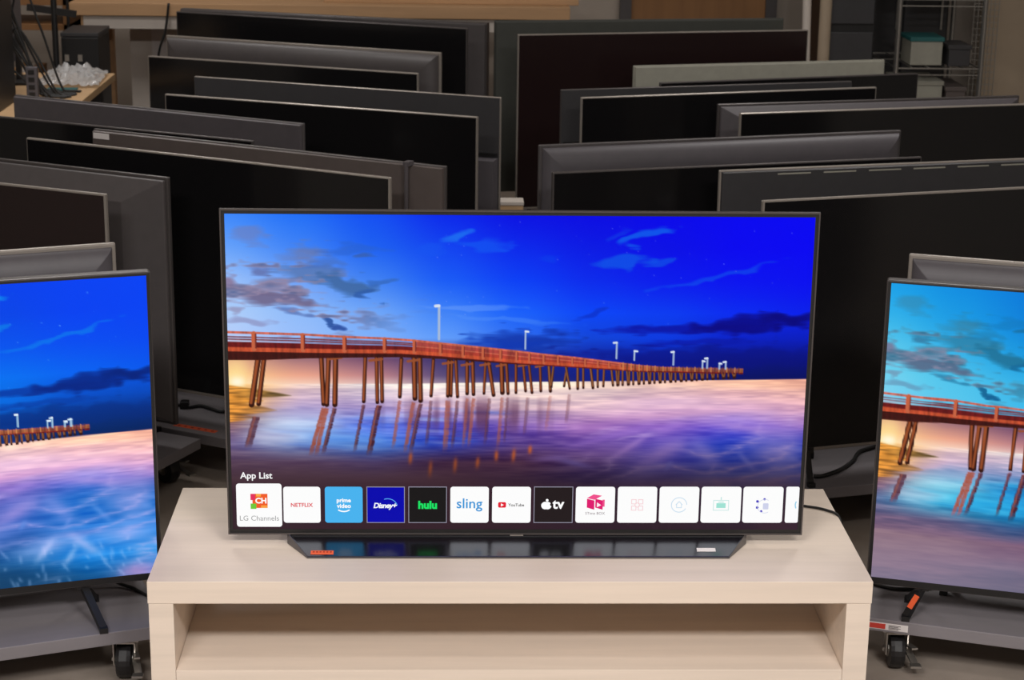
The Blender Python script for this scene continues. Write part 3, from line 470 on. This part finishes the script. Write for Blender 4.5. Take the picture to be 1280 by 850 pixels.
# ------------------------------------------------------------------ other televisions
DECK = .13
def rect(w_, z0, z1, y, r=0):
    return [(-w_/2, y, z0), (w_/2, y, z0), (w_/2, y, z1), (-w_/2, y, z1)]
ALLTV = {}
def television(key, label, A, B, H, away=False, back='plain', shell='charcoal', rim='rim', glass='glass', zb=None, thick=.014, feet=True, picture=None, inset=.005, vents=False, footx=.36, reach=.085):
    A, B = Vector(A), Vector(B); w_ = (B-A).length; ang = math.atan2(B.y-A.y, B.x-A.x); mid = (A+B)/2
    h_ = min(w_*.575, H-DECK-.015) if zb is None else H-zb
    t = thing('television', label, 'television', (mid.x, mid.y, DECK), ang+(math.pi if away else 0), 'televisions on the dollies')
    z0 = H-DECK-h_; z1 = H-DECK; T = thick
    bx('panel', M[rim], t, -w_/2, w_/2, 0, T, z0, z1, bevel=min(.0045, T*.3), seg=3)
    if picture is None:
        b = BM(); box(b, -w_/2+inset, w_/2-inset, -.0008, .004, z0+inset*2.2, z1-inset); obj('screen', b, M[glass], t)
    else:
        me, sm = picture
        b = BM(); box(b, -w_/2+.003, w_/2-.003, -.0004, .004, z0+.003, z1-.003); obj('bezel', b, M['black'], t)
        o = bpy.data.objects.new('screen', me); COL.objects.link(o); o.parent = t; o.location = (0, -.0012, z0+.018)
    ft = .05
    if back == 'frustum':
        b = BM(); m = .12; loft(b, [rect(w_-.016, z0+.008, z1-.008, T), rect(w_-.02, z0+.01, z1-.01, T+.008), rect(w_-2*m, z0+.05, z1-.07, T+.05)]); obj('back_cover', b, M[shell], t, .002)
    elif back == 'round':
        b = BM(); rings = []
        for k in range(15):
            q = k/14*math.pi/2; i = .009+.06*(1-math.cos(q)); rings.append(rect(w_-2*i, z0+i, z1-i, T+.036*math.sin(q)))
        loft(b, rings); obj('back_cover', b, M[shell], t, .0015)
    elif back == 'slabbox':
        b = BM(); box(b, -w_/2+.003, w_/2-.003, T-.001, T+.002, z0+.003, z1-.003); obj('back_glass', b, M[shell], t)
        zc = z1-.22*(z1-z0)-.06
        b = BM(); loft(b, [rect(w_-.012, z0+.006, zc, T), rect(w_-.02, z0+.01, zc-.006, T+.04)]); obj('back_cover', b, M['slate'], t, .002)
        b = BM(); box(b, -w_/2+.01, w_/2-.01, T+.0005, T+.012, zc+.008, zc+.016); obj('vent_strip', b, M['black'], t)
    elif back == 'plain':
        b = BM(); m = .006; loft(b, [rect(w_-.008, z0+.004, z1-.004, T-.001), rect(w_-2*m, z0+m, z1-m, T+.012)]); obj('back_cover', b, M[shell], t, .0015)
    else:                                                              # thin screen set: flat cover low on the back
        b = BM(); loft(b, [rect(w_*.8, z0+.03, z1-.22, T), rect(w_*.74, z0+.06, z1-.26, T+.035)]); obj('back_cover', b, M[shell], t, .003)
    if away and back in ('frustum', 'round', 'plain'):
        y = T+(.05 if back == 'frustum' else .036 if back == 'round' else .012)
        b = BM(); box(b, .1, .3, y-.004, y+.0015, z0+.1, z0+.22); obj('port_recess', b, M['black'], t)
        for px_, pz in ((-.1, .2), (.1, .2), (-.1, .4), (.1, .4)):
            b = BM(); box(b, px_-.008, px_+.008, y-.004, y+.002, z0+pz-.008, z0+pz+.008); obj('mount_screw', b, M['black'], t)
    if vents:
        for vx in range(7):
            x = -.45+vx*.14; b = BM(); box(b, x-.05, x+.05, T+.008, T+.0135, z1-.016, z1-.012); obj('vent_slot', b, M['olive'], t)
    if feet:
        for s in (-1, 1):
            x = s*w_*footx; b = BM(); rr = .055
            bar(b, (x, T*.5, z0+.012), (x, T*.5, z0-.006), .03, .02, (0, 1, 0))
            bar(b, (x, T*.5, z0-.002), (x+s*.03, -reach, .006), .016, .012); bar(b, (x, T*.5, z0-.002), (x+s*.03, T+rr, .006), .016, .012)
            box(b, x+s*.03-.009, x+s*.03+.009, -reach-.012, -reach+.006, 0, .012); box(b, x+s*.03-.009, x+s*.03+.009, T+rr-.006, T+rr+.012, 0, .012)
            obj('foot', b, M['black'], t)
    ALLTV[key] = (t, A, B, w_, ang, z0, z1, T)
    return t
LIT = 'lit television showing the far pier end'; LIT2 = 'lit television showing teal clouds'
img_l = retint(PIC, .34, .2, .06, 1.07); img_r = retint(PIC, .34, .8, .1, 1.0)
pm = picture_material('side_picture_glow', 1.0); SWD = 1.235-.02
def lit(img): 
    me = picture_mesh('screen', SWD, .708-.026, 560, 315, img); me.materials.append(pm); return me, pm
def ab(p, deg, w_, left=True):
    d = Vector((math.cos(math.radians(deg)), math.sin(math.radians(deg))))*w_; p = Vector(p)
    return (tuple(p), tuple(p+d)) if left else (tuple(p-d), tuple(p))
television('L1s', LIT+' on the grey dolly', *ab((-.770, .362), 16.2, 1.235, False), .911, zb=.203, picture=lit(img_l), back='thin', thick=.03)
television('R1s', LIT2+' over the pier start on a grey dolly', *ab((.812, .344), -16.4, 1.235), .906, zb=.2, footx=.40, reach=.018, picture=lit(img_r), back='thin', thick=.03)
def away_label(shell, place): return 'television turned away with '+shell+' back, '+place
def row(n, lit_): return n+' dolly behind the '+lit_
PE, TCL = 'lit far-pier-end television', 'lit teal-cloud television'
def dark_label(n, l): return 'switched-off television with black screen on '+row(n, l)
def back_label(c, n, l): return 'television turned away, '+c+' back, on '+row(n, l)
television('L1b', 'television turned away, rounded grey back, behind the '+PE+' on its dolly', *ab((-.887, .605), 19.8, 1.22, False), .92, True, 'round', 'slate', 'rim_light')
television('R1b', 'television turned away, rounded grey back, behind the '+TCL+' on its dolly', *ab((.910, .556), -18.2, 1.2), .917, True, 'round', 'slate', 'rim_light')
television('L2s', dark_label('first', PE), *ab((-1.017, 1.23), -24.7, 1.2, False), .9, rim='rim_light', glass='glass_warm', back='thin')
television('L2b', back_label('chamfered charcoal', 'first', PE), *ab((-.883, 1.472), -27.1, 1.22, False), .9, True, 'frustum', 'charcoal', 'rim')
television('L3s', dark_label('second', PE), (-1.37, 1.95), (-.29, 1.38), .92, rim='rim_light', back='thin')
television('L3b', back_label('brown-grey', 'second', PE), (-1.197, 2.126), (-.136, 1.558), .92, True, 'plain', 'brown', 'rim')
television('L4s', dark_label('third', PE), *ab((-.719, 2.04), -26, 1.12, False), .9, back='thin', thick=.012)
television('L4b', back_label('flat mauve-grey', 'third', PE), (-1.62, 2.98), (-.59, 2.43), .89, True, 'plain', 'mauve', 'charcoal')
television('L5s', dark_label('fourth', PE), (-1.12, 3.02), (-.04, 2.58), .89, rim='rim_light', back='thin')
television('L5b', back_label('thin black panel', 'fourth', PE), (-1.06, 3.4), (.05, 2.95), .90, True, 'slabbox', 'graphite', 'rim_light')
television('L6s', dark_label('fifth', PE), (-1.33, 4.02), (-.25, 3.59), .89, back='thin', rim='rim_light')
television('L6b', back_label('rounded charcoal', 'fifth', PE), (-1.30, 4.38), (-.16, 3.90), .93, True, 'round', 'charcoal', 'rim_light')
television('L7s', dark_label('sixth', PE), (-1.31, 4.72), (-.06, 4.2), .99, back='thin', rim='rim')
television('L7b', back_label('thick-edged dark', 'sixth', PE), (-1.334, 5.153), (.042, 4.685), .96, True, 'plain', 'charcoal', 'rim', thick=.04)
television('R2s', dark_label('first', TCL), *ab((.681, 1.207), 15.5, 1.22), .9, rim='rim_light', back='thin')
television('R2b', back_label('slotted graphite', 'first', TCL), *ab((.622, 1.635), 13.6, 1.22), .9, True, 'plain', 'graphite', 'rim_light', vents=True)
television('R3s', dark_label('second', TCL), (.16, 1.68), (1.28, 1.97), .88, back='thin', rim='rim')
television('R3b', back_label('wide sloping-edged grey', 'second', TCL), (.13, 1.96), (1.28, 2.28), .91, True, 'round', 'slate', 'charcoal')
television('R4s', dark_label('third', TCL), (.832, 2.64), (1.99, 2.93), .9, rim='rim_light', back='thin')
television('R4b', back_label('chamfered grey', 'third', TCL), (.804, 3.005), (1.946, 3.275), .875, True, 'frustum', 'mauve', 'rim')
television('R5s', dark_label('fourth', TCL), (.33, 3.02), (1.44, 3.34), .89, rim='rim_light', back='thin')
television('R5b', back_label('thin black panel', 'fourth', TCL), (.27, 3.28), (1.39, 3.57), .88, True, 'slabbox', 'graphite', 'rim')
television('R6s', dark_label('fifth', TCL), (.67, 3.61), (1.74, 3.94), .86, rim='rim', back='thin')
television('R6b', back_label('pale olive', 'fifth', TCL), (.61, 4.09), (1.69, 4.36), .86, True, 'plain', 'olive', 'olive')
television('R7s', 'switched-off television with dark brown screen on '+row('sixth', TCL), (.15, 4.26), (1.40, 4.53), .96, glass='glass_warm', rim='rim_light', back='thin')
television('R7b', back_label('dark green-grey', 'sixth', TCL), (.06, 4.68), (1.35, 4.89), .97, True, 'plain', 'greenish', 'greenish')
# small extras on televisions
tv3, A3, B3, w3, a3, z03, z13, T3 = ALLTV['L3b']
b = BM(); tube(b, [(-w3/2+.105, .046, z13+.006), (-w3/2+.105, .046, z13-.25), (-w3/2+.105, .046, .25)], .006); box(b, -w3/2+.096, -w3/2+.114, .02, .05, z13-.004, z13+.008); obj('cable_clip_rod', b, M['mauve'], tv3)
b = BM(); box(b, w3/2-.068, w3/2-.010, T3+.0115, T3+.0135, z13-.026, z13-.009); o = obj('sticker', b, M['white'], tv3)
tv3, A3, B3, w3, a3, z03, z13, T3 = ALLTV['L3s']
b = BM(); box(b, .04-.30, .1-.30, -.0016, -.0006, z03+.001, z03+.014); obj('sticker', b, M['white'], tv3)
tvr = ALLTV['R1s'][0]; wr_, z0r, Tr = ALLTV['R1s'][3], ALLTV['R1s'][5], ALLTV['R1s'][7]
ftr = [c for c in tvr.children if c.name.startswith('foot')][0]
xf = -wr_*.40; b = BM(); bar(b, (xf-.009, .000, z0r-.016), (xf-.024, -.0135, .0275), .014, .003); obj('foot_label', b, M['orange'], ftr)

# ------------------------------------------------------------------ dollies
def caster_meshes():
    b = BM(); lathe(b, [(-.0175, .030), (-.016, .040), (-.008, .0425), (.008, .0425), (.016, .040), (.0175, .030)], (0, 0, .0425), 'x', 22); wh = obj('wheel', b, M['rubber'])
    b = BM(); lathe(b, [(-.0195, .012), (-.019, .018), (.019, .018), (.0195, .012)], (0, 0, .0425), 'x', 14); hub = b
    box(b, -.025, -.022, -.016, .016, .034, .088); box(b, .022, .025, -.016, .016, .034, .088); box(b, -.025, .025, -.02, .02, .086, .0895); box(b, -.035, .035, -.03, .03, .0955, .0995)
    lathe(b, [(.0885, .016), (.096, .020)], (0, 0, 0), 'z', 14); bar(b, (-.03, 0, .0425), (.03, 0, .0425), .008, .008)
    fk = obj('caster', b, M['zinc'])
    b = BM(); bar(b, (.024, -.01, .05), (.036, -.052, .03), .016, .004); bar(b, (.036, -.052, .03), (.036, -.07, .03), .024, .005); bar(b, (.024, -.01, .06), (.034, -.05, .066), .014, .004); pd = obj('brake_pedal', b, M['zinc'])
    ms = [o.data for o in (fk, wh, pd)]
    for o in (fk, wh, pd): bpy.data.objects.remove(o)
    return ms
CASTER = caster_meshes(); random.seed(4)
DOL = {}
def dolly(kf, kb, label, of=.1, ob=.09, el=.01, er=.01, sw=None, ang=None):
    f, k = ALLTV[kf], ALLTV[kb]; a = (f[4]+k[4])/2 if ang is None else math.radians(ang); ux = Vector((math.cos(a), math.sin(a))); uy = Vector((-math.sin(a), math.cos(a)))
    P = [f[1], f[2], k[1], k[2]]; xs = [p.dot(ux) for p in P]; ys = [p.dot(uy) for p in P]
    xa, xb = min(xs)-el, max(xs)+er; ya, yb = (ys[0]+ys[1])/2-of, (ys[2]+ys[3])/2+ob
    c = ux*(xa+xb)/2+uy*(ya+yb)/2; L_, D_ = xb-xa, yb-ya
    t = thing('dolly', label, 'dolly', (c.x, c.y, 0), a, 'grey steel dollies')
    b = BM(); box(b, -L_/2, L_/2, -D_/2, D_/2, .1, DECK); obj('deck', b, M['steel'], t, .002)
    for sx in (-1, 1):
        for sy in (-1, 1):
            fk, wh, pd = CASTER; loc = (sx*(L_/2-.085), sy*(D_/2-.045), 0); rz = random.uniform(-1.2, 1.2)
            if sw and (sx, sy) in sw: rz = sw[(sx, sy)]
            c1 = bpy.data.objects.new('caster', fk); c2 = bpy.data.objects.new('wheel', wh); c3 = bpy.data.objects.new('brake_pedal', pd)
            for o in (c1, c2, c3): COL.objects.link(o)
            c1.parent = t; c1.location = loc; c1.rotation_euler = (0, 0, rz); c2.parent = c1; c3.parent = c1
    DOL[kf] = (t, L_, D_); return t
dolly('L1s', 'L1b', 'grey steel dolly under the '+PE, .125, .06, er=-.012, sw={(1, -1): -.35}, ang=19.8)
dolly('R1s', 'R1b', 'grey steel dolly with red and white label under the '+TCL, .05, .06, sw={(-1, -1): .25}, ang=-18.4)
OV = {'L2': (.07, .075), 'L3': (.075, .03), 'L4': (.035, .06), 'L5': (.07, .07), 'L6': (.07, .07), 'L7': (.07, .07), 'R2': (.115, .03), 'R3': (.075, .06), 'R4': (.08, .025), 'R5': (.035, .06), 'R6': (.06, .06), 'R7': (.07, .07)}
for i, n in enumerate(('first', 'second', 'third', 'fourth', 'fifth', 'sixth')):
    for c_, nm in (('L', PE), ('R', TCL)):
        k = c_+str(i+2); e = (-.13 if i == 5 else .01)
        dolly(k+'s', k+'b', 'grey steel dolly, '+n+' behind the '+nm, *OV[k], e if c_ == 'R' else .01, e if c_ == 'L' else .01, sw={(1, 1): 1.25} if k == 'L2' else None)
# label on the front lip of the right lit dolly, orange strip on the deck of the dolly behind
t, L_, D_ = DOL['R1s']; dk = [c for c in t.children if c.name.startswith('deck')][0]
b = BM(); box(b, -L_/2+.022, -L_/2+.112, -D_/2-.0008, -D_/2+.0005, .106, .122); obj('dolly_label', b, M['white'], dk)
b = BM(); box(b, -L_/2+.02, -L_/2+.062, -D_/2-.0016, -D_/2-.0008, .108, .12); obj('dolly_label', b, M['red'], dk)
for k in range(4):
    b = BM(); box(b, -L_/2+.069, -L_/2+.096-.005*(k % 2), -D_/2-.0013, -D_/2-.0008, .117-.0028*k, .1183-.0028*k); obj('label_print', b, M['ink'], dk)
t, L_, D_ = DOL['L3s']; inv = (Matrix.Translation(t.location) @ Matrix.Rotation(t.rotation_euler.z, 4, 'Z')).inverted(); dk = [c for c in t.children if c.name.startswith('deck')][0]
pa, pb = inv @ Vector((-.925, 1.672, DECK)), inv @ Vector((-.797, 1.606, DECK))
b = BM(); bar(b, (pa.x, pa.y, DECK+.0001), (pb.x, pb.y, DECK+.0001), .022, .0003); obj('orange_strip', b, M['orange'], dk)
for k in range(6):
    q = pa.lerp(pb, .1+k*.16); b = BM(); box(b, q.x-.004, q.x+.004, q.y-.004, q.y+.004, DECK+.0002, DECK+.0004); obj('strip_print', b, M['orange_dark'], dk)
def cable(label, pts, r=.004, group=None, name='cable', m='cable'):
    b = BM(); tube(b, spline(pts, 8), r); return tag(obj(name, b, M[m], None, smooth=True), label, 'cable', group)
cable('black cable lying on second dolly behind the '+PE, [(-1.0, 1.86, .1355), (-.956, 1.832, .1355), (-.926, 1.84, .136), (-.904, 1.817, .136), (-.873, 1.832, .136), (-.841, 1.809, .136), (-.807, 1.779, .1355), (-.772, 1.787, .1355), (-.70, 1.76, .1355)], .005)
b = BM(); box(b, -.93, -.905, 1.815, 1.845, DECK, DECK+.022); tag(obj('cable_plug', b, M['black'], None, .003), 'black plug lying on second dolly behind the '+PE, 'plug')
cable('black cable lying on first dolly behind the '+TCL, [(.86, 1.225, .136), (.888, 1.232, .136), (.942, 1.28, .136), (.992, 1.352, .136), (1.025, 1.427, .136), (1.071, 1.468, .136), (1.111, 1.496, .1355), (1.2, 1.50, .1355)], .0055)
b = BM(); box(b, .865, .89, 1.385, 1.415, DECK, DECK+.02); tag(obj('cable_plug', b, M['black'], None, .003), 'black plug lying on first dolly behind the '+TCL, 'plug')
cable('black cable drooping onto dolly below the '+PE, [(-.95, .50, .18), (-.898, .489, .142), (-.858, .471, .1345), (-.822, .432, .1345), (-.80, .41, .1345)], .004)
cable('black cable on dolly below the '+TCL, [(.85, .52, .1345), (.866, .494, .1345), (.912, .466, .1345), (.989, .471, .1345), (1.05, .5, .1345)], .004)
# ------------------------------------------------------------------ back of the room
t = thing('workbench', 'long wooden workbench against the pale back wall', 'workbench', (-.75, 5.95, 0))
for k in range(4): bx('plank', M['wood'], t, -1.2, 1.2, -.3+.152*k, -.15+.152*k, .865, .925, bevel=.003)
bx('apron', M['paper'], t, -1.14, 1.14, -.27, -.24, .80, .863, bevel=.002)
for x in (-1.12, 1.12):
    for y in (-.22, .24): bx('leg', M['wood'], t, x-.035, x+.035, y-.035, y+.035, 0, .862, bevel=.003)
o = bx('plank', M['wood'], None, -.62, .62, -.09, .09, 0, .03, bevel=.003); o.location = (-.12, 5.85, .9255); o.rotation_euler = (0, 0, -.03); o.name = 'loose_plank'; tag(o, 'loose pale plank lying on the long workbench', 'plank')
t = thing('upright_board', 'pale grey upright board below the workbench end', 'board', (-1.62, 6.18, 0))
bx('board', M['paper'], t, -.13, .13, -.02, .02, 0, .85, bevel=.003); bx('trim', M['white'], t, -.02, .06, -.026, -.0195, .2, .78, bevel=.002)
cable('dark cord hanging down in front of the pale wall by the desk', [(-1.955, 5.62, 1.1), (-1.95, 5.62, .85), (-1.955, 5.62, .6), (-1.95, 5.62, .3), (-1.94, 5.60, .0085)], .008)
cable('thin dark cord hanging from the workbench beside the pale panel', [(-1.47, 5.62, .93), (-1.49, 5.62, .8), (-1.53, 5.62, .66), (-1.55, 5.63, .3), (-1.6, 5.66, .0045)], .006)
# desk at the side with plastic and cables
t = thing('desk', 'light wooden desk cluttered with cables and clear plastic', 'desk', (-2.3, 4.05, 0))
bx('desk_top', M['desk'], t, -.72, .73, -.58, .6, .70, .73, bevel=.003)
for x in (-.66, .66):
    for y in (-.52, .53): bx('leg', M['black'], t, x-.025, x+.025, y-.025, y+.025, 0, .70, bevel=.003)
random.seed(9); b = BM(); N = 22; gridv = []
for j in range(N):
    for i in range(N):
        x = (i/(N-1)-.5)*.25; y = (j/(N-1)-.5)*.42; e = min(i, j, N-1-i, N-1-j)/6
        gridv.append(b.verts.new((x+random.uniform(-.006, .006), y+random.uniform(-.006, .006), .008+min(1, e)*.05*(.6+.5*math.sin(i*.9+j*.5)*math.cos(j*.8))+random.uniform(0, .012))))
for j in range(N-1):
    for i in range(N-1): b.faces.new((gridv[j*N+i], gridv[j*N+i+1], gridv[(j+1)*N+i+1], gridv[(j+1)*N+i]))
o = obj('plastic_bag', b, M['plastic']); o.location = (-1.705, 4.41, .7305); o.rotation_euler = (0, 0, .06); tag(o, 'crumpled clear plastic film lying on the light wooden desk', 'plastic bag')
md = o.modifiers.new('thickness', 'SOLIDIFY'); md.thickness = .001
o = bx('circuit_card', M['teal'], None, -.06, .06, -.028, .028, 0, .006, bevel=.001); o.location = (-1.70, 4.155, .7305); o.rotation_euler = (0, 0, .05); tag(o, 'small dark teal card under the clear plastic on desk', 'card')
t = thing('computer_tower', 'tall black equipment tower standing on the light wooden desk', 'tower', (-1.97, 3.68, .7305))
bx('case', M['black'], t, -.15, .15, -.18, .18, 0, .5, bevel=.006); bx('front_panel', M['graphite'], t, -.14, .14, -.186, -.18, .02, .48, bevel=.002)
for k in range(4): bx('drive_bay', M['black'], t, -.11, .11, -.19, -.186, .34+.03*k, .36+.03*k)
t = thing('monitor', 'dark grey monitor seen edge-on among the desk cables', 'monitor', (-1.94, 4.38, .7305), -1.5)
bx('base', M['black'], t, -.12, .12, -.08, .08, 0, .012, bevel=.003); bx('neck', M['black'], t, -.02, .02, .01, .03, .012, .2); bx('panel', M['slate'], t, -.2, .2, -.012, .012, .09, .36, bevel=.004); bx('screen', M['glass'], t, -.19, .19, -.0128, -.011, .1, .35); bx('top_edge', M['white'], t, -.12, .2, -.012, .012, .3602, .363)
random.seed(21)
for k in range(11):
    y = 3.925+.0185*k; x = -2.0+random.uniform(0, .1); top = random.uniform(.14, .3) if k % 3 else .42; e = random.uniform(-1.72, -1.6); q = random.uniform(.3, .7); w1 = random.uniform(-.004, .004)
    p = [(x, y, .737+top*.45), (x+(e-x)*q*.4, y+w1, .737+top), (x+(e-x)*(.3+.3*q), y-w1, .737+top*.62), (x+(e-x)*.75, y+w1, .745), (e, y-w1, .7372), (e-.04-.05*q, y, .7372)]
    cable('black cable tangled in the heap on the light wooden desk', p, .0045, 'tangled cables on the desk')
t = thing('power_adapter', 'pale power strip standing in the cable heap on desk', 'power strip', (-1.76, 3.885, .7305))
bx('body', M['slate'], t, -.022, .022, -.016, .016, 0, .13, bevel=.004)
for k in range(4): bx('socket', M['black'], t, -.012, .012, -.0172, -.0155, .014+.029*k, .032+.029*k)
t = thing('equipment_case', 'black boxy equipment case standing behind the desk', 'case', (-1.83, 5.4, 0))
bx('body', M['black'], t, -.085, .085, -.15, .15, .01, .81, bevel=.006); bx('lid', M['graphite'], t, -.087, .087, -.152, .152, .812, .83, bevel=.003)
for s in (-1, 1): bx('latch', M['zinc'], t, -.04+s*.03, -.02+s*.03, -.157, -.15, .7, .73)
t = thing('floor_stand', 'slim black upright stand behind the desk', 'stand', (-1.93, 5.2, 0))
b = BM(); lathe(b, [(0, .12), (.015, .12), (.02, .02)], (0, 0, 0), 'z', 20); obj('base', b, M['black'], t); b = BM(); lathe(b, [(.02, .014), (1.5, .014)], (0, 0, 0), 'z', 12); obj('pole', b, M['black'], t)
for z in (.95, 1.1): b = BM(); bar(b, (-.12, 0, z), (.1, 0, z-.03), .02, .03); obj('arm', b, M['black'], t)
t = thing('storage_shelf', 'brown wooden shelf unit with boards beyond the desk', 'shelf', (-2.3, 5.95, 0))
for z in (.3, .78, .9): bx('shelf_board', M['wood_dark'], t, -.33, .33, -.2, .2, z, z+.03, bevel=.002)
for x in (-.33, .3): bx('side', M['wood_dark'], t, x, x+.03, -.2, .2, 0, 1.2, bevel=.002)
for x, w_, h_, m, l in ((-2.42, .1, .2, 'black', 'small black box on the brown wooden shelf unit'), (-2.2, .12, .26, 'card', 'brown cardboard box on the brown wooden shelf unit')):
    t = thing('storage_box', l, 'box', (x, 5.9, .3305)); bx('body', M[m], t, -w_/2, w_/2, -.1, .1, 0, h_, bevel=.003); bx('lid_tape', M['paper' if m == 'card' else 'graphite'], t, -.02, .02, -.1006, .1006, h_*.7, h_+.0006)
# far corner: rolls, cabinet, wire rack
for x, y, lean, r, l in ((1.575, 5.38, -.03, .02, 'thin white paper roll leaning beside the black cabinet'), (1.632, 5.36, .0, .028, 'thick cream paper roll standing beside the black cabinet')):
    b = BM()
    for a_, b_ in ((r, r-.003),):
        lathe(b, [(0, r), (1.45, r), (1.45, r-.005), (1.42, r-.006)], (0, 0, 0), 'z', 20)
    o = obj('paper_roll', b, M['paper'] if r < .025 else M['beige'], None, smooth=False); o.location = (x, y, .001); o.rotation_euler = (0, lean, 0); tag(o, l, 'paper roll')
t = thing('cabinet', 'tall black cabinet beside the wire rack', 'cabinet', (1.80, 5.72, 0))
bx('body', M['black'], t, -.125, .10, -.22, .25, .0, 1.7, bevel=.004)
for z in (.06, .88): d = bx('door', M['graphite'], t, -.115, .09, -.236, -.221, z, z+.78, bevel=.003); bx('handle', M['zinc'], d, .06, .07, -.252, -.236, z+.3, z+.46, bevel=.002)
t = thing('cabinet', 'wide dark cabinet added to darken the area behind the wire rack', 'cabinet', (2.22, 6.2, 0))  # added dark backing in cabinet form, makes the wall area behind the rack dark
bx('body', M['black'], t, -.3, .16, -.2, .25, 0, 1.8, bevel=.004)
for x in (-.29, -.065): d = bx('door', M['graphite'], t, x, x+.215, -.215, -.201, .05, 1.75, bevel=.003); bx('handle', M['zinc'], d, x+.18, x+.19, -.23, -.215, .8, .95, bevel=.002)
t = thing('wire_rack', 'chrome wire shelving rack loaded with boxes and bins', 'wire rack', (2.16, 5.55, 0))
for x in (-.2, .2):
    for y in (-.28, .28):
        b = BM(); lathe(b, [(0, .012), (1.75, .012)], (x, y, 0), 'z', 10)
        for k in range(28): lathe(b, [(.05+.06*k, .0135), (.054+.06*k, .0135)], (x, y, 0), 'z', 10)
        obj('post', b, M['chrome'], t)
for z in (.12, .45, .70, 1.02, 1.4):
    for y in (-.28, .28): b = BM(); bar(b, (-.2, y, z), (.2, y, z), .006, .006); bar(b, (-.2, y, z-.03), (.2, y, z-.03), .005, .005); obj('shelf_rail', b, M['chrome'], t)
    for x in (-.2, -.12, -.04, .04, .12, .2): b = BM(); bar(b, (x, -.28, z), (x, .28, z), .005, .005); obj('shelf_wire', b, M['chrome'], t)
for x, y, z, w_, d_, h_, m, l in ((2.12, 5.45, .704, .15, .2, .14, 'olive', 'pale lidded box with teal band on the wire rack'), (2.27, 5.42, .704, .1, .2, .1, 'graphite', 'small dark grey bin on the middle wire rack shelf'), (2.1, 5.47, .454, .2, .3, .2, 'olive', 'wide pale grey tub on the lower wire rack shelf'), (2.26, 5.45, .454, .09, .3, .17, 'brown', 'narrow dull brown box on the lower wire rack shelf'), (2.02, 5.5, 1.024, .1, .3, .24, 'black', 'tall black box on the upper wire rack shelf'), (2.2, 5.5, 1.024, .16, .3, .2, 'black', 'wide black box on the upper wire rack shelf')):
    t = thing('storage_bin', l, 'bin', (x, y, z)); bx('body', M[m], t, -w_/2, w_/2, -d_/2, d_/2, 0, h_*.8, bevel=.004)
    bx('lid', M['teal'] if 'teal' in l else M[m], t, -w_/2-.006, w_/2+.006, -d_/2-.006, d_/2+.006, h_*.8, h_*.8+.02, bevel=.003)
t = thing('wire_grid', 'hanging wire grid panel between rack and beige panel', 'wire grid', (2.46, 5.6, 0))
for k in range(7): b = BM(); bar(b, (-.06+.02*k, 0, .02), (-.06+.02*k, 0, 1.5), .003, .003); obj('upright_wire', b, M['chrome'], t)
for k in range(50): b = BM(); bar(b, (-.065, .003, .04+.03*k), (.065, .003, .04+.03*k), .003, .003); obj('cross_wire', b, M['chrome'], t)
for s in (-.06, .06): bx('foot', M['zinc'], t, s-.01, s+.01, -.12, .12, 0, .02)
t = thing('partition_panel', 'tall beige partition panel with pale edge strip', 'panel', (2.72, 6.05, 0)); bx('board', M['beige'], t, -.16, .09, -.02, .02, 0, 1.9, bevel=.003); bx('edge_strip', M['paper'], t, .0905, .105, -.025, .025, 0, 1.9); bx('base', M['charcoal'], t, -.16, .1, -.12, .12, 0, .0)if False else bx('base', M['charcoal'], t, -.16, .10, -.12, -.021, 0, .03)
t = thing('tool_locker', 'grey locker standing past the beige partition panel', 'locker', (3.02, 6.1, 0)); bx('body', M['slate'], t, -.17, .2, -.2, .2, 0, 1.5, bevel=.004); d = bx('door', M['mauve'], t, -.16, .19, -.215, -.201, .03, 1.47, bevel=.003); bx('handle', M['zinc'], d, -.12, -.1, -.235, -.215, .7, .85, bevel=.002)
t = thing('packing_block', 'pale wooden block standing on the floor between the dolly rows', 'block', (.105, 3.62, 0))
bx('body', M['desk'], t, -.05, .05, -.04, .04, 0, .385, bevel=.003); bx('cap', M['paper'], t, -.052, .052, -.042, .042, .386, .4, bevel=.002)
